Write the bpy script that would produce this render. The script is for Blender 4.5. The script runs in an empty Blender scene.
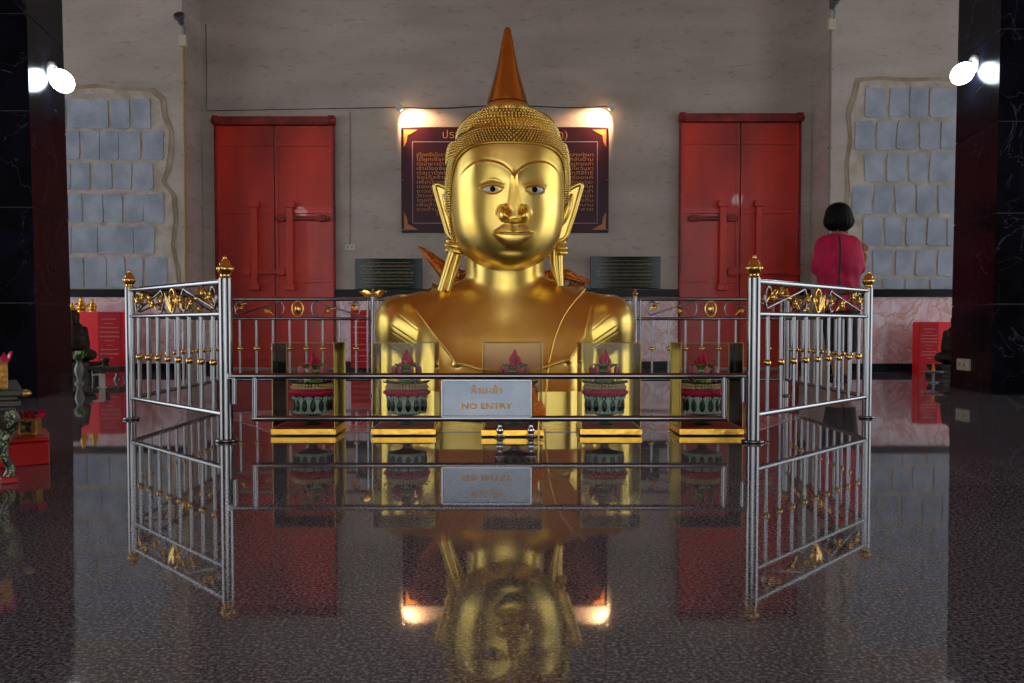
import bpy, math, random
import numpy as np
from mathutils import Matrix, Vector
random.seed(7)
PI = math.pi
D = bpy.data
SC = bpy.context.scene
COL = SC.collection

# ------------------------------------------------------------------ camera
F = 900.0; CH = 0.47; TH = 0.035; PCY = 326 + F*math.tan(TH)
ct, st_ = math.cos(TH), math.sin(TH)
def ray(px, py):
    u = (px-512)/F; v = (PCY-py)/F
    return (u, ct + v*st_, v*ct - st_)
def at(px, py, Y):
    d = ray(px, py); k = Y/d[1]
    return Vector((d[0]*k, Y, CH + d[2]*k))
def floor(px, py):
    d = ray(px, py); k = -CH/d[2]
    return Vector((d[0]*k, d[1]*k, 0))
cam = D.cameras.new('camera'); cam.sensor_width = 36; cam.lens = 36*F/1024
cam.shift_y = (PCY-341.5)/1024; cam.clip_start = 0.02
co = D.objects.new('camera', cam); COL.objects.link(co)
co.location = (0, 0, CH); co.rotation_euler = (PI/2-TH, 0, 0)
SC.camera = co

# ------------------------------------------------------------------ materials
MATS = {}
def nodes(name):
    m = D.materials.new(name); m.use_nodes = True
    nt = m.node_tree; b = nt.nodes['Principled BSDF']
    MATS[name] = m
    return m, nt, b
def lin(r, g, b):
    f = lambda c: (c/255/12.92) if c/255 <= .04045 else ((c/255+.055)/1.055)**2.4
    return (f(r), f(g), f(b), 1)
def mat(name, col, rough=.5, metal=0, col2=None, scale=8, bump=0, bscale=60, detail=4, coat=0, spec=.5, emit=0, contrast=(.35, .65), stretch=None):
    m, nt, b = nodes(name)
    b.inputs['Base Color'].default_value = col
    b.inputs['Roughness'].default_value = rough
    b.inputs['Metallic'].default_value = metal
    b.inputs['Specular IOR Level'].default_value = spec
    b.inputs['Coat Weight'].default_value = coat
    if emit:
        b.inputs['Emission Color'].default_value = col
        b.inputs['Emission Strength'].default_value = emit
    N = nt.nodes.new; L = nt.links.new
    tc = N('ShaderNodeTexCoord'); mp = N('ShaderNodeMapping'); L(tc.outputs['Object'], mp.inputs[0])
    if stretch: mp.inputs['Scale'].default_value = stretch
    if col2:
        n = N('ShaderNodeTexNoise'); n.inputs['Scale'].default_value = scale; n.inputs['Detail'].default_value = detail
        L(mp.outputs[0], n.inputs['Vector'])
        r = N('ShaderNodeValToRGB'); r.color_ramp.elements[0].position = contrast[0]; r.color_ramp.elements[1].position = contrast[1]
        r.color_ramp.elements[0].color = col; r.color_ramp.elements[1].color = col2
        L(n.outputs['Fac'], r.inputs[0]); L(r.outputs[0], b.inputs['Base Color'])
    if bump:
        n2 = N('ShaderNodeTexNoise'); n2.inputs['Scale'].default_value = bscale; n2.inputs['Detail'].default_value = 3
        L(mp.outputs[0], n2.inputs['Vector'])
        bp = N('ShaderNodeBump'); bp.inputs['Strength'].default_value = bump; bp.inputs['Distance'].default_value = .01
        L(n2.outputs['Fac'], bp.inputs['Height']); L(bp.outputs[0], b.inputs['Normal'])
    return m

gold = mat('gold_leaf', (.86, .58, .12, 1), .35, 1, (.92, .68, .20, 1), 6, .06, 14)
goldhair = mat('gold_hair', (.80, .56, .14, 1), .26, 1, (.86, .64, .2, 1), 30)
goldhairb = mat('shaded_gold_scalp', (.30, .19, .05, 1), .5, .9)  # darker gold paints the shade between the hair curls
spirem = mat('gilded_spire', (.52, .21, .04, 1), .27, 1, (.66, .34, .07, 1), 4)  # gold with the ceiling's brown-red reflection partly put into its colour
brass = mat('polished_brass', (.78, .50, .14, 1), .13, 1)
brassd = mat('dull_gold', (.75, .52, .16, 1), .3, 1)
steel = mat('stainless_steel', (.235, .235, .245, 1), .13, 1)
signm = mat('brushed_metal_plate', lin(168, 186, 204), .35, .25, lin(196, 206, 216), 7, 0)
red = mat('red_door_paint', lin(140, 28, 18), .42, 0, lin(240, 58, 30), 1.6, .12, 30, contrast=(.3, .7), stretch=(1, 1, .35), coat=.1)
redd = mat('dark_red_paint', lin(160, 28, 18), .5, 0, lin(90, 18, 14), 7)
redlit = mat('lit_red_paint', lin(252, 18, 34), .45)  # cabinet face under stronger light, its extra brightness put into the colour
redt = mat('crimson_board', lin(196, 14, 34), .5, spec=.3)
redbase = mat('red_lacquer', lin(175, 14, 12), .35)
redcloth = mat('red_cloth', lin(190, 12, 40), .8, 0, lin(150, 8, 28), 40)
goldtrim = mat('gold_foil', (.85, .50, .07, 1), .28, 1, (.8, .42, .05, 1), 25, .25, 30)
blackst = mat('black_stone', lin(12, 14, 20), .3, 0, lin(26, 28, 36), 6, spec=.15)
iron = mat('dark_metal', lin(45, 38, 36), .5, .6)
outletm = mat('cream_plastic', lin(200, 195, 170), .4)
white = mat('white_enamel', lin(225, 225, 220), .35)
grey = mat('grey_casting', lin(110, 120, 130), .4, .5)
pipe_y = mat('yellowed_conduit', lin(170, 140, 80), .5)
pipe_w = mat('grey_conduit', lin(140, 130, 118), .5)
blackm = mat('black_paint', lin(14, 14, 14), .4)
bronze = mat('dark_bronze', lin(62, 54, 44), .45, .5, lin(40, 36, 30), 12)
goldtext = mat('gold_lettering', lin(185, 125, 60), .5)
goldtext2 = mat('gilt_engraving', lin(170, 150, 90), .5)
whitetext = mat('pale_lettering', lin(250, 205, 200), .6)
signtext = mat('ochre_lettering', lin(250, 190, 50), .5)
plaqm = mat('maroon_board', lin(66, 14, 28), .4, 0, lin(50, 14, 32), 5, spec=.3)
plaqb = mat('pale_rule', lin(150, 130, 150), .5)
greenst = mat('dark_green_granite', lin(14, 34, 36), .08, 0, lin(26, 50, 50), 60, spec=.2)
eyew = mat('eye_white', lin(240, 244, 250), .4)
eyeb = mat('eye_black', lin(6, 6, 8), .5, spec=.15)
leafd = mat('dark_leaf', lin(14, 30, 22), .4, 0, lin(30, 60, 40), 60)
leafg = mat('green_leaf', lin(60, 125, 48), .5, 0, lin(120, 175, 75), 60)
mint = mat('pale_green_petal', lin(190, 220, 205), .6)
pink = mat('pink_petal', lin(240, 30, 100), .5, 0, lin(200, 20, 75), 60)
palepink = mat('pale_pink_petal', lin(210, 120, 140), .6)
cream = mat('cream_beads', lin(235, 212, 150), .5)
orange = mat('orange_marigold', lin(225, 100, 12), .6, 0, lin(240, 150, 30), 90)
silver = mat('silver', (.8, .8, .82, 1), .16, 1)
mosaic = mat('green_gold_mosaic', lin(20, 32, 26), .35, .2, lin(150, 160, 110), 120, 0, contrast=(.5, .58))
carved = mat('carved_gilding', lin(150, 100, 30), .4, .6, lin(190, 145, 70), 60, .4, 90)
darkwood = mat('dark_lacquer', lin(34, 34, 30), .35, 0, lin(60, 55, 42), 25)
orangegold = mat('orange_gilding', lin(190, 70, 22), .35, .6, lin(225, 150, 50), 45, .5, 70)
skin = mat('skin', lin(176, 120, 92), .55)
hairm = mat('black_hair', lin(7, 6, 7), .6, 0, None, 5, .3, 90, spec=.15)
magenta = mat('magenta_blouse', lin(208, 6, 78), .75, 0, lin(170, 5, 60), 7, .15, 30)
pants = mat('black_trousers', lin(10, 10, 12), .8)
bagm = mat('dark_strap', lin(50, 16, 30), .6)
granfloor = None

def floor_material():
    m, nt, b = nodes('polished_granite'); N = nt.nodes.new; L = nt.links.new
    tc = N('ShaderNodeTexCoord')
    n1 = N('ShaderNodeTexNoise'); n1.inputs['Scale'].default_value = 150; n1.inputs['Detail'].default_value = 2; n1.inputs['Roughness'].default_value = .7
    n2 = N('ShaderNodeTexNoise'); n2.inputs['Scale'].default_value = 1.6
    for n in (n1, n2): L(tc.outputs['Object'], n.inputs['Vector'])
    r = N('ShaderNodeValToRGB'); e = r.color_ramp.elements
    e[0].position = .36; e[0].color = lin(42, 47, 56); e[1].position = .68; e[1].color = lin(154, 162, 174)
    x = e.new(.5); x.color = lin(90, 95, 104)
    L(n1.outputs['Fac'], r.inputs[0])
    mp = N('ShaderNodeMapping'); mp.inputs['Location'].default_value = (-1.09, -1.52, 0); L(tc.outputs['Object'], mp.inputs[0])
    br = N('ShaderNodeTexBrick'); br.offset = 0; br.inputs['Scale'].default_value = 1
    br.inputs['Brick Width'].default_value = .57; br.inputs['Row Height'].default_value = .57
    br.inputs['Mortar Size'].default_value = .0016; br.inputs['Mortar Smooth'].default_value = .1
    br.inputs['Color1'].default_value = (.92, .92, .92, 1); br.inputs['Color2'].default_value = (1.06, 1.04, 1.04, 1); br.inputs['Mortar'].default_value = (1.5, 1.4, 1.35, 1)
    L(mp.outputs[0], br.inputs['Vector'])
    mx = N('ShaderNodeMix'); mx.data_type = 'RGBA'; mx.blend_type = 'MULTIPLY'; mx.inputs[0].default_value = 1
    L(r.outputs[0], mx.inputs[6]); L(br.outputs['Color'], mx.inputs[7]); L(mx.outputs[2], b.inputs['Base Color'])
    b.inputs['Roughness'].default_value = .03; b.inputs['IOR'].default_value = 1.5
    # slight waviness of the polish
    n3 = N('ShaderNodeTexNoise'); n3.inputs['Scale'].default_value = 3.5; L(tc.outputs['Object'], n3.inputs['Vector'])
    bp = N('ShaderNodeBump'); bp.inputs['Strength'].default_value = .008; bp.inputs['Distance'].default_value = .004
    L(n3.outputs['Fac'], bp.inputs['Height']); L(bp.outputs[0], b.inputs['Normal'])
    return m
granfloor = floor_material()

def plaster_material():
    m, nt, b = nodes('old_plaster'); N = nt.nodes.new; L = nt.links.new
    tc = N('ShaderNodeTexCoord')
    n1 = N('ShaderNodeTexNoise'); n1.inputs['Scale'].default_value = .9; n1.inputs['Detail'].default_value = 6
    mp = N('ShaderNodeMapping'); mp.inputs['Scale'].default_value = (1, 1, 3.2)
    L(tc.outputs['Object'], mp.inputs[0]); L(mp.outputs[0], n1.inputs['Vector'])
    r = N('ShaderNodeValToRGB'); e = r.color_ramp.elements
    e[0].position = .3; e[0].color = lin(164, 157, 146); e[1].position = .7; e[1].color = lin(196, 188, 178)
    L(n1.outputs['Fac'], r.inputs[0])
    n2 = N('ShaderNodeTexNoise'); n2.inputs['Scale'].default_value = 7; n2.inputs['Detail'].default_value = 8; L(mp.outputs[0], n2.inputs['Vector'])
    r2 = N('ShaderNodeValToRGB'); e = r2.color_ramp.elements
    e[0].position = .28; e[0].color = (.72, .68, .62, 1); e[1].position = .42; e[1].color = (1, 1, 1, 1)
    L(n2.outputs['Fac'], r2.inputs[0])
    mx = N('ShaderNodeMix'); mx.data_type = 'RGBA'; mx.blend_type = 'MULTIPLY'; mx.inputs[0].default_value = .8
    L(r.outputs[0], mx.inputs[6]); L(r2.outputs[0], mx.inputs[7]); L(mx.outputs[2], b.inputs['Base Color'])
    b.inputs['Roughness'].default_value = .75
    bp = N('ShaderNodeBump'); bp.inputs['Strength'].default_value = .35; bp.inputs['Distance'].default_value = .012
    L(n2.outputs['Fac'], bp.inputs['Height']); L(bp.outputs[0], b.inputs['Normal'])
    return m
plaster = plaster_material()

def veined(name, c0, c1, vein, scale, vpos, rough, warp=.6, vs=1.3):
    m, nt, b = nodes(name); N = nt.nodes.new; L = nt.links.new
    tc = N('ShaderNodeTexCoord')
    n1 = N('ShaderNodeTexNoise'); n1.inputs['Scale'].default_value = scale; n1.inputs['Detail'].default_value = 7; n1.inputs['Distortion'].default_value = warp
    L(tc.outputs['Object'], n1.inputs['Vector'])
    r = N('ShaderNodeValToRGB'); e = r.color_ramp.elements
    e[0].position = .35; e[0].color = c0; e[1].position = .65; e[1].color = c1
    L(n1.outputs['Fac'], r.inputs[0])
    n2 = N('ShaderNodeTexNoise'); n2.inputs['Scale'].default_value = vs; n2.inputs['Detail'].default_value = 5; n2.inputs['Distortion'].default_value = 1.5
    L(tc.outputs['Object'], n2.inputs['Vector'])
    s = N('ShaderNodeMath'); s.operation = 'SUBTRACT'; s.inputs[1].default_value = .5; L(n2.outputs['Fac'], s.inputs[0])
    a = N('ShaderNodeMath'); a.operation = 'ABSOLUTE'; L(s.outputs[0], a.inputs[0])
    r2 = N('ShaderNodeValToRGB'); e = r2.color_ramp.elements
    e[0].position = 0; e[0].color = (1, 1, 1, 1); e[1].position = vpos; e[1].color = (0, 0, 0, 1)
    L(a.outputs[0], r2.inputs[0])
    mx = N('ShaderNodeMix'); mx.data_type = 'RGBA'
    L(r2.outputs[0], mx.inputs[0]); L(r.outputs[0], mx.inputs[6]); mx.inputs[7].default_value = vein
    L(mx.outputs[2], b.inputs['Base Color']); b.inputs['Roughness'].default_value = rough
    return m
dadom = veined('pink_marble', lin(218, 176, 174), lin(240, 230, 238), lin(206, 158, 152), 4.5, .03, .25, 1.6, 3.4)
pillm = veined('black_marble', lin(4, 5, 9), lin(17, 17, 31), lin(58, 60, 72), 3, .0035, .22, .6, 1.6)
pillm.node_tree.nodes['Principled BSDF'].inputs['IOR'].default_value = 1.16
slabm = veined('pale_marble', lin(170, 160, 162), lin(195, 188, 190), lin(150, 140, 145), 3, .02, .06)
mortar = mat('rough_mortar', lin(172, 165, 148), .9, 0, lin(200, 194, 180), 9, .5, 40)
block = mat('grey_block', lin(148, 162, 178), .85, 0, lin(178, 189, 202), 5, .25, 50)
stainm = mat('stained_mortar', lin(150, 134, 108), .9, 0, lin(178, 164, 142), 6, .4, 30)
ceilm = mat('ceiling_boards', lin(222, 140, 98), .5, 0, lin(194, 114, 78), 3)
beamm = mat('ceiling_beam', lin(120, 50, 34), .5)

def glass_material():
    m = D.materials.new('thin_glass'); m.use_nodes = True; nt = m.node_tree; nt.nodes.clear()
    N = nt.nodes.new; L = nt.links.new
    o = N('ShaderNodeOutputMaterial'); t = N('ShaderNodeBsdfTransparent'); g = N('ShaderNodeBsdfGlossy'); f = N('ShaderNodeFresnel'); x = N('ShaderNodeMixShader')
    t.inputs[0].default_value = (.95, .96, .93, 1); g.inputs['Roughness'].default_value = .02; f.inputs[0].default_value = 1.19
    L(f.outputs[0], x.inputs[0]); L(t.outputs[0], x.inputs[1]); L(g.outputs[0], x.inputs[2]); L(x.outputs[0], o.inputs[0])
    return m
glass = glass_material()
def emitm(name, col, s):
    m = D.materials.new(name); m.use_nodes = True; nt = m.node_tree; nt.nodes.clear()
    o = nt.nodes.new('ShaderNodeOutputMaterial'); e = nt.nodes.new('ShaderNodeEmission'); e.inputs[0].default_value = col; e.inputs[1].default_value = s
    nt.links.new(e.outputs[0], o.inputs[0]); return m
bulbcool = emitm('cool_bulb_glow', (.80, .95, 1, 1), 20)
bulbwarm = emitm('warm_bulb_glow', (1, .6, .3, 1), 30)

# ------------------------------------------------------------------ mesh builder
class MB:
    def __init__(s): s.v = []; s.f = []; s.mi = []; s.m = Matrix.Identity(4); s.k = 0; s.sm = []; s.smooth = True
    def add(s, vs, fs, smooth=None):
        b = len(s.v); M = s.m
        s.v += [tuple(M @ Vector(v)) for v in vs]
        s.f += [tuple(i+b for i in f) for f in fs]
        s.mi += [s.k]*len(fs); s.sm += [s.smooth if smooth is None else smooth]*len(fs)
        return s
    def box(s, c, d, rz=0, rx=0, ry=0):
        R = Matrix.Translation(c) @ Matrix.Rotation(rz, 4, 'Z') @ Matrix.Rotation(ry, 4, 'Y') @ Matrix.Rotation(rx, 4, 'X')
        h = [x/2 for x in d]
        vs = [tuple(R @ Vector((i*h[0], j*h[1], k*h[2]))) for i in (-1, 1) for j in (-1, 1) for k in (-1, 1)]
        return s.add(vs, [(0, 1, 3, 2), (4, 6, 7, 5), (0, 4, 5, 1), (2, 3, 7, 6), (0, 2, 6, 4), (1, 5, 7, 3)], False)
    def bb(s, x0, x1, y0, y1, z0, z1): return s.box(((x0+x1)/2, (y0+y1)/2, (z0+z1)/2), (x1-x0, y1-y0, z1-z0))
    def tube(s, pts, r, n=8, closed=False, flat=1.0):
        P = [Vector(p) for p in pts]; N = len(P)
        R = r if isinstance(r, (list, tuple)) else [r]*N
        vs = []; up = None
        for i, p in enumerate(P):
            a = P[(i-1) % N] if (closed or i > 0) else p; b = P[(i+1) % N] if (closed or i < N-1) else p
            t = (b-a).normalized()
            if up is None:
                up = Vector((0, 0, 1)) if abs(t.z) < .9 else Vector((0, 1, 0))
            x = t.cross(up)
            if x.length < 1e-5: x = t.cross(Vector((1, 0, 0)))
            x.normalize(); y = x.cross(t).normalized(); up = y
            for j in range(n):
                q = 2*PI*j/n; vs.append(tuple(p + x*math.cos(q)*R[i] + y*math.sin(q)*R[i]*flat))
        fs = []
        for i in range(N if closed else N-1):
            i2 = (i+1) % N
            for j in range(n):
                k = (j+1) % n; fs.append((i*n+j, i2*n+j, i2*n+k, i*n+k))
        s.add(vs, fs)
        if not closed:
            o = len(s.v)-len(vs)
            for c_ in (range(n), reversed(range((N-1)*n, N*n))): s.f.append(tuple(o+i for i in c_)); s.mi.append(s.k); s.sm.append(False)
        return s
    def lathe(s, prof, n=24, c=(0, 0, 0), sx=1, sy=1):
        vs = []; fs = []
        for r, z in prof:
            for j in range(n):
                q = 2*PI*j/n; vs.append((c[0]+r*math.cos(q)*sx, c[1]+r*math.sin(q)*sy, c[2]+z))
        for i in range(len(prof)-1):
            for j in range(n):
                k = (j+1) % n; fs.append((i*n+j, i*n+k, (i+1)*n+k, (i+1)*n+j))
        s.add(vs, fs); o = len(s.v)-len(vs)
        for c_ in (reversed(range(n)), range((len(prof)-1)*n, len(prof)*n)): s.f.append(tuple(o+i for i in c_)); s.mi.append(s.k); s.sm.append(False)
        return s
    def ball(s, c, r, n=10, m=6):
        r = (r, r, r) if not isinstance(r, (tuple, list)) else r
        vs = [(c[0], c[1], c[2]-r[2])]; fs = []
        for i in range(1, m):
            a = -PI/2+PI*i/m
            for j in range(n):
                q = 2*PI*j/n; vs.append((c[0]+r[0]*math.cos(a)*math.cos(q), c[1]+r[1]*math.cos(a)*math.sin(q), c[2]+r[2]*math.sin(a)))
        vs.append((c[0], c[1], c[2]+r[2])); T = len(vs)-1
        for j in range(n):
            k = (j+1) % n; fs.append((0, 1+k, 1+j)); fs.append((T, T-n+j, T-n+k))
        for i in range(m-2):
            for j in range(n):
                k = (j+1) % n; b = 1+i*n; fs.append((b+j, b+k, b+n+k, b+n+j))
        return s.add(vs, fs)
    def prism(s, poly, y0, y1, smooth=False):      # polygon in x-z, extruded in y
        n = len(poly); vs = [(p[0], y0, p[1]) for p in poly]+[(p[0], y1, p[1]) for p in poly]
        fs = [tuple(range(n)), tuple(reversed(range(n, 2*n)))]+[(i, i+n, (i+1) % n+n, (i+1) % n) for i in range(n)]
        return s.add(vs, fs, smooth)
    def hprism(s, poly, z0, z1):
        n = len(poly); vs = [(p[0], p[1], z0) for p in poly]+[(p[0], p[1], z1) for p in poly]
        fs = [tuple(reversed(range(n))), tuple(range(n, 2*n))]+[(i, (i+1) % n, (i+1) % n+n, i+n) for i in range(n)]
        return s.add(vs, fs, False)
    def leaf(s, base, tip, w, bend, nrm, th=.001):   # curved pointed leaf
        B, T, Nn = Vector(base), Vector(tip), Vector(nrm).normalized(); t = (T-B); sd = t.cross(Nn).normalized(); vs = []
        n = 6
        for side in (-1, 1):
            for i in range(n+1):
                u = i/n; c = B+t*u+Nn*bend*math.sin(PI*u*.5)**2; ww = w*math.sin(PI*min(1, u*.85+.15))**.8
                if i == n: ww = w*.04
                for q in (-1, 0, 1): vs.append(tuple(c+sd*ww*q+Nn*(th*side + (0 if q else -w*.25))))
        fs = []
        for s2 in range(2):
            o = s2*(n+1)*3
            for i in range(n):
                for q in range(2):
                    a = o+i*3+q; f = (a, a+1, a+4, a+3); fs.append(f if s2 else f[::-1])
        o = (n+1)*3
        for i in range(n):
            a = i*3; fs.append((a, a+3, a+3+o, a+o)); a += 2; fs.append((a, a+o, a+3+o, a+3))
        return s.add(vs, fs)
    def build(s, name, mats, parent=None, label=None, bevel=0, loc=None):
        me = D.meshes.new(name); me.from_pydata(s.v, [], s.f)
        for m in (mats if isinstance(mats, list) else [mats]): me.materials.append(m)
        me.polygons.foreach_set('material_index', s.mi); me.polygons.foreach_set('use_smooth', s.sm)
        me.update(); me.set_sharp_from_angle(angle=math.radians(66)); me.polygons.foreach_set('use_smooth', s.sm)
        o = D.objects.new(name, me); COL.objects.link(o)
        if parent: o.parent = parent
        if label: o['label'] = label
        if loc: o.location = loc
        if bevel:
            b = o.modifiers.new('bevel', 'BEVEL'); b.width = bevel; b.segments = 2; b.limit_method = 'ANGLE'
        return o
def thing(name, label, cat, loc=(0, 0, 0), rz=0, group=None):
    o = D.objects.new(name, None); COL.objects.link(o); o.location = loc; o.rotation_euler = (0, 0, rz); o.empty_display_size = .1
    return tag(o, label, cat, group)
def tag(o, label, cat, group=None):
    o['label'] = label; o['category'] = cat
    if group: o['group'] = group
    return o
def struct(o, label=None):
    o['kind'] = 'structure'
    if label: o['label'] = label
    return o
def copy_tree(o, parent=None):
    c = o.copy(); COL.objects.link(c); c.parent = parent
    for ch in list(o.children): copy_tree(ch, c)
    return c
def text(body, size, mt, name, parent, loc, w=None, align='CENTER', th=.0006, rz=0, label=None, bold=0.0):
    cu = D.curves.new(name, 'FONT'); cu.body = body; cu.size = size; cu.align_x = align; cu.align_y = 'CENTER'; cu.extrude = th; cu.resolution_u = 2; cu.offset = bold
    o = D.objects.new(name, cu); COL.objects.link(o); o.rotation_euler = (PI/2, 0, 0)
    bpy.context.view_layer.update()
    me = D.meshes.new_from_object(o.evaluated_get(bpy.context.evaluated_depsgraph_get()))
    D.objects.remove(o)
    xs = [v.co.x for v in me.vertices]; k = 1
    if w and xs: k = w/(max(xs)-min(xs))
    R = Matrix.Rotation(rz, 4, 'Z') @ Matrix.Rotation(PI/2, 4, 'X') @ Matrix.Scale(k, 4, (1, 0, 0)) @ Matrix.Scale(min(1, k), 4, (0, 1, 0))
    me.transform(R); me.materials.clear(); me.materials.append(mt)
    o = D.objects.new(name, me); COL.objects.link(o); o.parent = parent; o.location = loc
    if label: o['label'] = label
    return o

# ------------------------------------------------------------------ the hall
YW = 9.84; YS = 9.28                      # centre wall, side walls
XL = at(186, 330, YS).x; XR = at(827, 330, YS).x
ZT = 5.6
m = MB(); m.bb(-9, 9, -9.5, YW+.3, -.1, 0); struct(m.build('floor', granfloor))
m = MB(); m.bb(XL-.01, XR+.01, YW, YW+.3, 0, ZT); struct(m.build('wall_back', plaster))
m = MB(); m.bb(-9, XL, YS, YW+.3, 0, ZT); struct(m.build('wall_left', plaster))
m = MB(); m.bb(XR, 9, YS, YW+.3, 0, ZT); struct(m.build('wall_right', plaster))
m = MB(); m.bb(-9, 9, -9.5, YW+.3, ZT, ZT+.15)
m.k = 1
for i in range(3): m.bb(-9, 9, 5.8+i*1.5, 5.95+i*1.5, ZT-.12, ZT)
struct(m.build('ceiling', [ceilm, beamm]))
# side walls far out, with low eaves open to daylight
for sx, nm in ((-1, 'wall_side_left'), (1, 'wall_side_right')):
    m = MB(); a_, b_ = min(sx*8.7, sx*9), max(sx*8.7, sx*9); m.bb(a_, b_, .6, YS, 3.7, ZT); m.bb(a_, b_, -9.5, .6, 0, ZT)
    for y in (4.4,): m.bb(min(sx*8.6, sx*9.0), max(sx*8.6, sx*9.0), y, y+.7, 0, 3.7)
    struct(m.build(nm, plaster))
m = MB(); m.bb(-9, 9, -9.5, -9.1, 4.3, ZT)
for x0_, x1_ in ((-9, -6.6), (-4.4, -3.0), (3.0, 4.4), (6.6, 9)): m.bb(x0_, x1_, -9.5, -8.9, 0, 4.3)
struct(m.build('wall_front', plaster))

def zat(py, Y): return at(512, py, Y).z
# dado : black skirting, marble panels, black ledge
def dado(x0, x1, y, name):
    m = MB(); m.k = 0; m.bb(x0, x1, y-.03, y, 0, .085); m.bb(x0, x1, y-.045, y, zat(297, y), zat(289.5, y))
    struct(m.build('baseboard_'+name, blackst, bevel=.004))
    m = MB()
    n = max(1, round((x1-x0)/.62)); w = (x1-x0)/n
    for i in range(n): m.bb(x0+i*w+.001, x0+(i+1)*w-.001, y-.02, y, .085, zat(297, y))
    struct(m.build('trim_'+name, dadom))
DL = (at(216, 200, YW).x, at(335.5, 200, YW).x); DR = (at(678.5, 200, YW).x, at(799.5, 200, YW).x)
dado(-9, XL, YS, 'left'); dado(XR, 9, YS, 'right')
dado(DL[1], DR[0], YW, 'center'); dado(XL, DL[0], YW, 'left_recess'); dado(DR[1], XR, YW, 'right_recess')

# doors
def door(nm, X, top, bats, bolts, lab):
    z1 = zat(top, YW); x0, x1 = X; W = x1-x0; xc = (x0+x1)/2
    root = D.objects.new(nm, None); COL.objects.link(root); root.location = (xc, YW, 0); struct(root, lab)
    h = W/2
    m = MB(); m.bb(-h-.0, -h+.022, -.06, 0, 0, z1-.05); m.bb(h-.022, h, -.06, 0, 0, z1-.05); m.bb(-h, h, -.09, 0, z1-.09, z1)
    m.build('door_frame', redd, root, bevel=.006)
    for s in (-1, 1):
        m = MB(); m.ball((s*(h-.02), -.075, z1-.045), (.045, .05, .045), 12, 8); m.bb(s*(h-.025)-.035, s*(h-.025)+.035, -.1, 0, z1-.085, z1+.01)
        m.build('hinge_cap', redd, root, bevel=.01)
    zr = [zat(145 if top > 117 else 143, YW), zat(212, YW), zat(281, YW), .12]
    for s in (-1, 1):
        a, b = (-h+.022, -.008) if s < 0 else (.008, h-.022)
        m = MB(); m.bb(a, b, -.03, 0, .02, z1-.09)
        for z in zr: m.bb(a, b, -.045, -.03, z-.022, z+.022)
        m.bb(a, a+.035, -.04, -.03, .02, z1-.09); m.bb(b-.035, b, -.04, -.03, .02, z1-.09)
        m.build('door_leaf', red, root, bevel=.004)
    for px, t, bt in bats:
        x = at(px, 240, YW).x-xc; za, zb = zat(t, YW), zat(bt, YW)
        m = MB(); m.bb(x-.035, x+.035, -.10, -.045, zb, za); m.bb(x-.055, x+.055, -.115, -.045, za-.05, za+.02); m.bb(x-.055, x+.055, -.115, -.045, zb-.02, zb+.05)
        m.build('batten', red, root, bevel=.008)
    for pa, pb, py, mt, hh in bolts:
        xa = at(pa, 240, YW).x-xc; xb = at(pb, 240, YW).x-xc; z = zat(py, YW)
        m = MB(); m.bb(xa, xb, -.085, -.05, z-hh, z+hh); m.bb(xa+.02, xa+.1, -.095, -.04, z-hh-.012, z+hh+.012); m.bb(xb-.12, xb-.04, -.095, -.04, z-hh-.012, z+hh+.012)
        m.build('bolt', mt, root, bevel=.005)
    return root
door('door_1', DL, 118, [(256.5, 204, 289), (292, 204, 289)], [(243, 290, 272, red, .028), (277, 331, 219, redd, .022)], 'red double door left of the golden statue')
door('door_2', DR, 115, [(721, 203, 289), (757, 203, 289)], [(726, 799, 272, red, .028), (687, 737, 219, redd, .022)], 'red double door right of the golden statue')

# exposed block masonry patches on the side walls
def patch(name, rows, edge, lab, side):
    Y = YS
    m = MB(); m.k = 0
    poly = [(at(x, y, Y).x, at(x, y, Y).z) for x, y in edge]
    m.prism(poly, Y-.012, Y+.01)
    m.k = 1
    for y0, y1, xs in rows:
        for a, b in xs:
            j = lambda: random.uniform(-.8, .8)
            z0, z1 = zat(y1-.4, Y), zat(y0+.4, Y); xa, xb = at(a+.5, 200, Y).x, at(b-.5, 200, Y).x
            pts = []; c = .016; jj = lambda: random.uniform(-.008, .008)
            for (x, z) in ((xa+c, z0), (xb-c, z0), (xb, z0+c), (xb, z1-c), (xb-c, z1), (xa+c, z1), (xa, z1-c), (xa, z0+c)): pts.append((x+jj(), z+jj()))
            m.prism(pts, Y-.02, Y-.01)
    m.k = 2
    e2 = []
    cx = sum(p[0] for p in edge)/len(edge); cy = sum(p[1] for p in edge)/len(edge)
    for x, y in edge: e2.append((x+(4 if x > cx else -4)*(1), y-(4 if y < cy-40 else 0)))
    poly = [(at(x+random.uniform(-1, 1), y+random.uniform(-1, 1), Y).x, at(x, y, Y).z) for x, y in e2]
    m.prism(poly, Y-.006, Y+.01)
    return struct(m.build(name, [mortar, block, stainm]), lab)
def rowx(a, b, n, off=0): return [(a+(b-a)*i/n, a+(b-a)*(i+1)/n) for i in range(n)]
Lr = [(99, 129, [(40, 69), (69, 110), (113, 132), (132, 153)]), (131, 160, [(43, 66), (66, 82), (82, 102), (102, 120), (120, 143), (144, 165)]),
      (163, 190, [(48, 72), (72, 92), (94, 113), (114, 133), (134, 154)]), (194, 223, [(45, 69), (69, 83), (83, 104), (104, 124), (125, 144), (144, 165)]),
      (226, 254, [(50, 72), (72, 98), (98, 134), (134, 155)]), (257, 288, [(45, 66), (66, 84), (84, 106), (106, 125), (126, 143), (145, 167)])]
patch('wall_left_masonry', Lr, [(30, 289), (30, 92), (70, 90), (100, 88), (128, 91), (150, 92), (161, 101), (163, 118), (170, 132), (169, 150), (166, 170), (162, 182), (172, 196), (174, 220), (171, 245), (176, 268), (178, 289)], 'bare grey blockwork where plaster has come off, left wall', -1)
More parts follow.
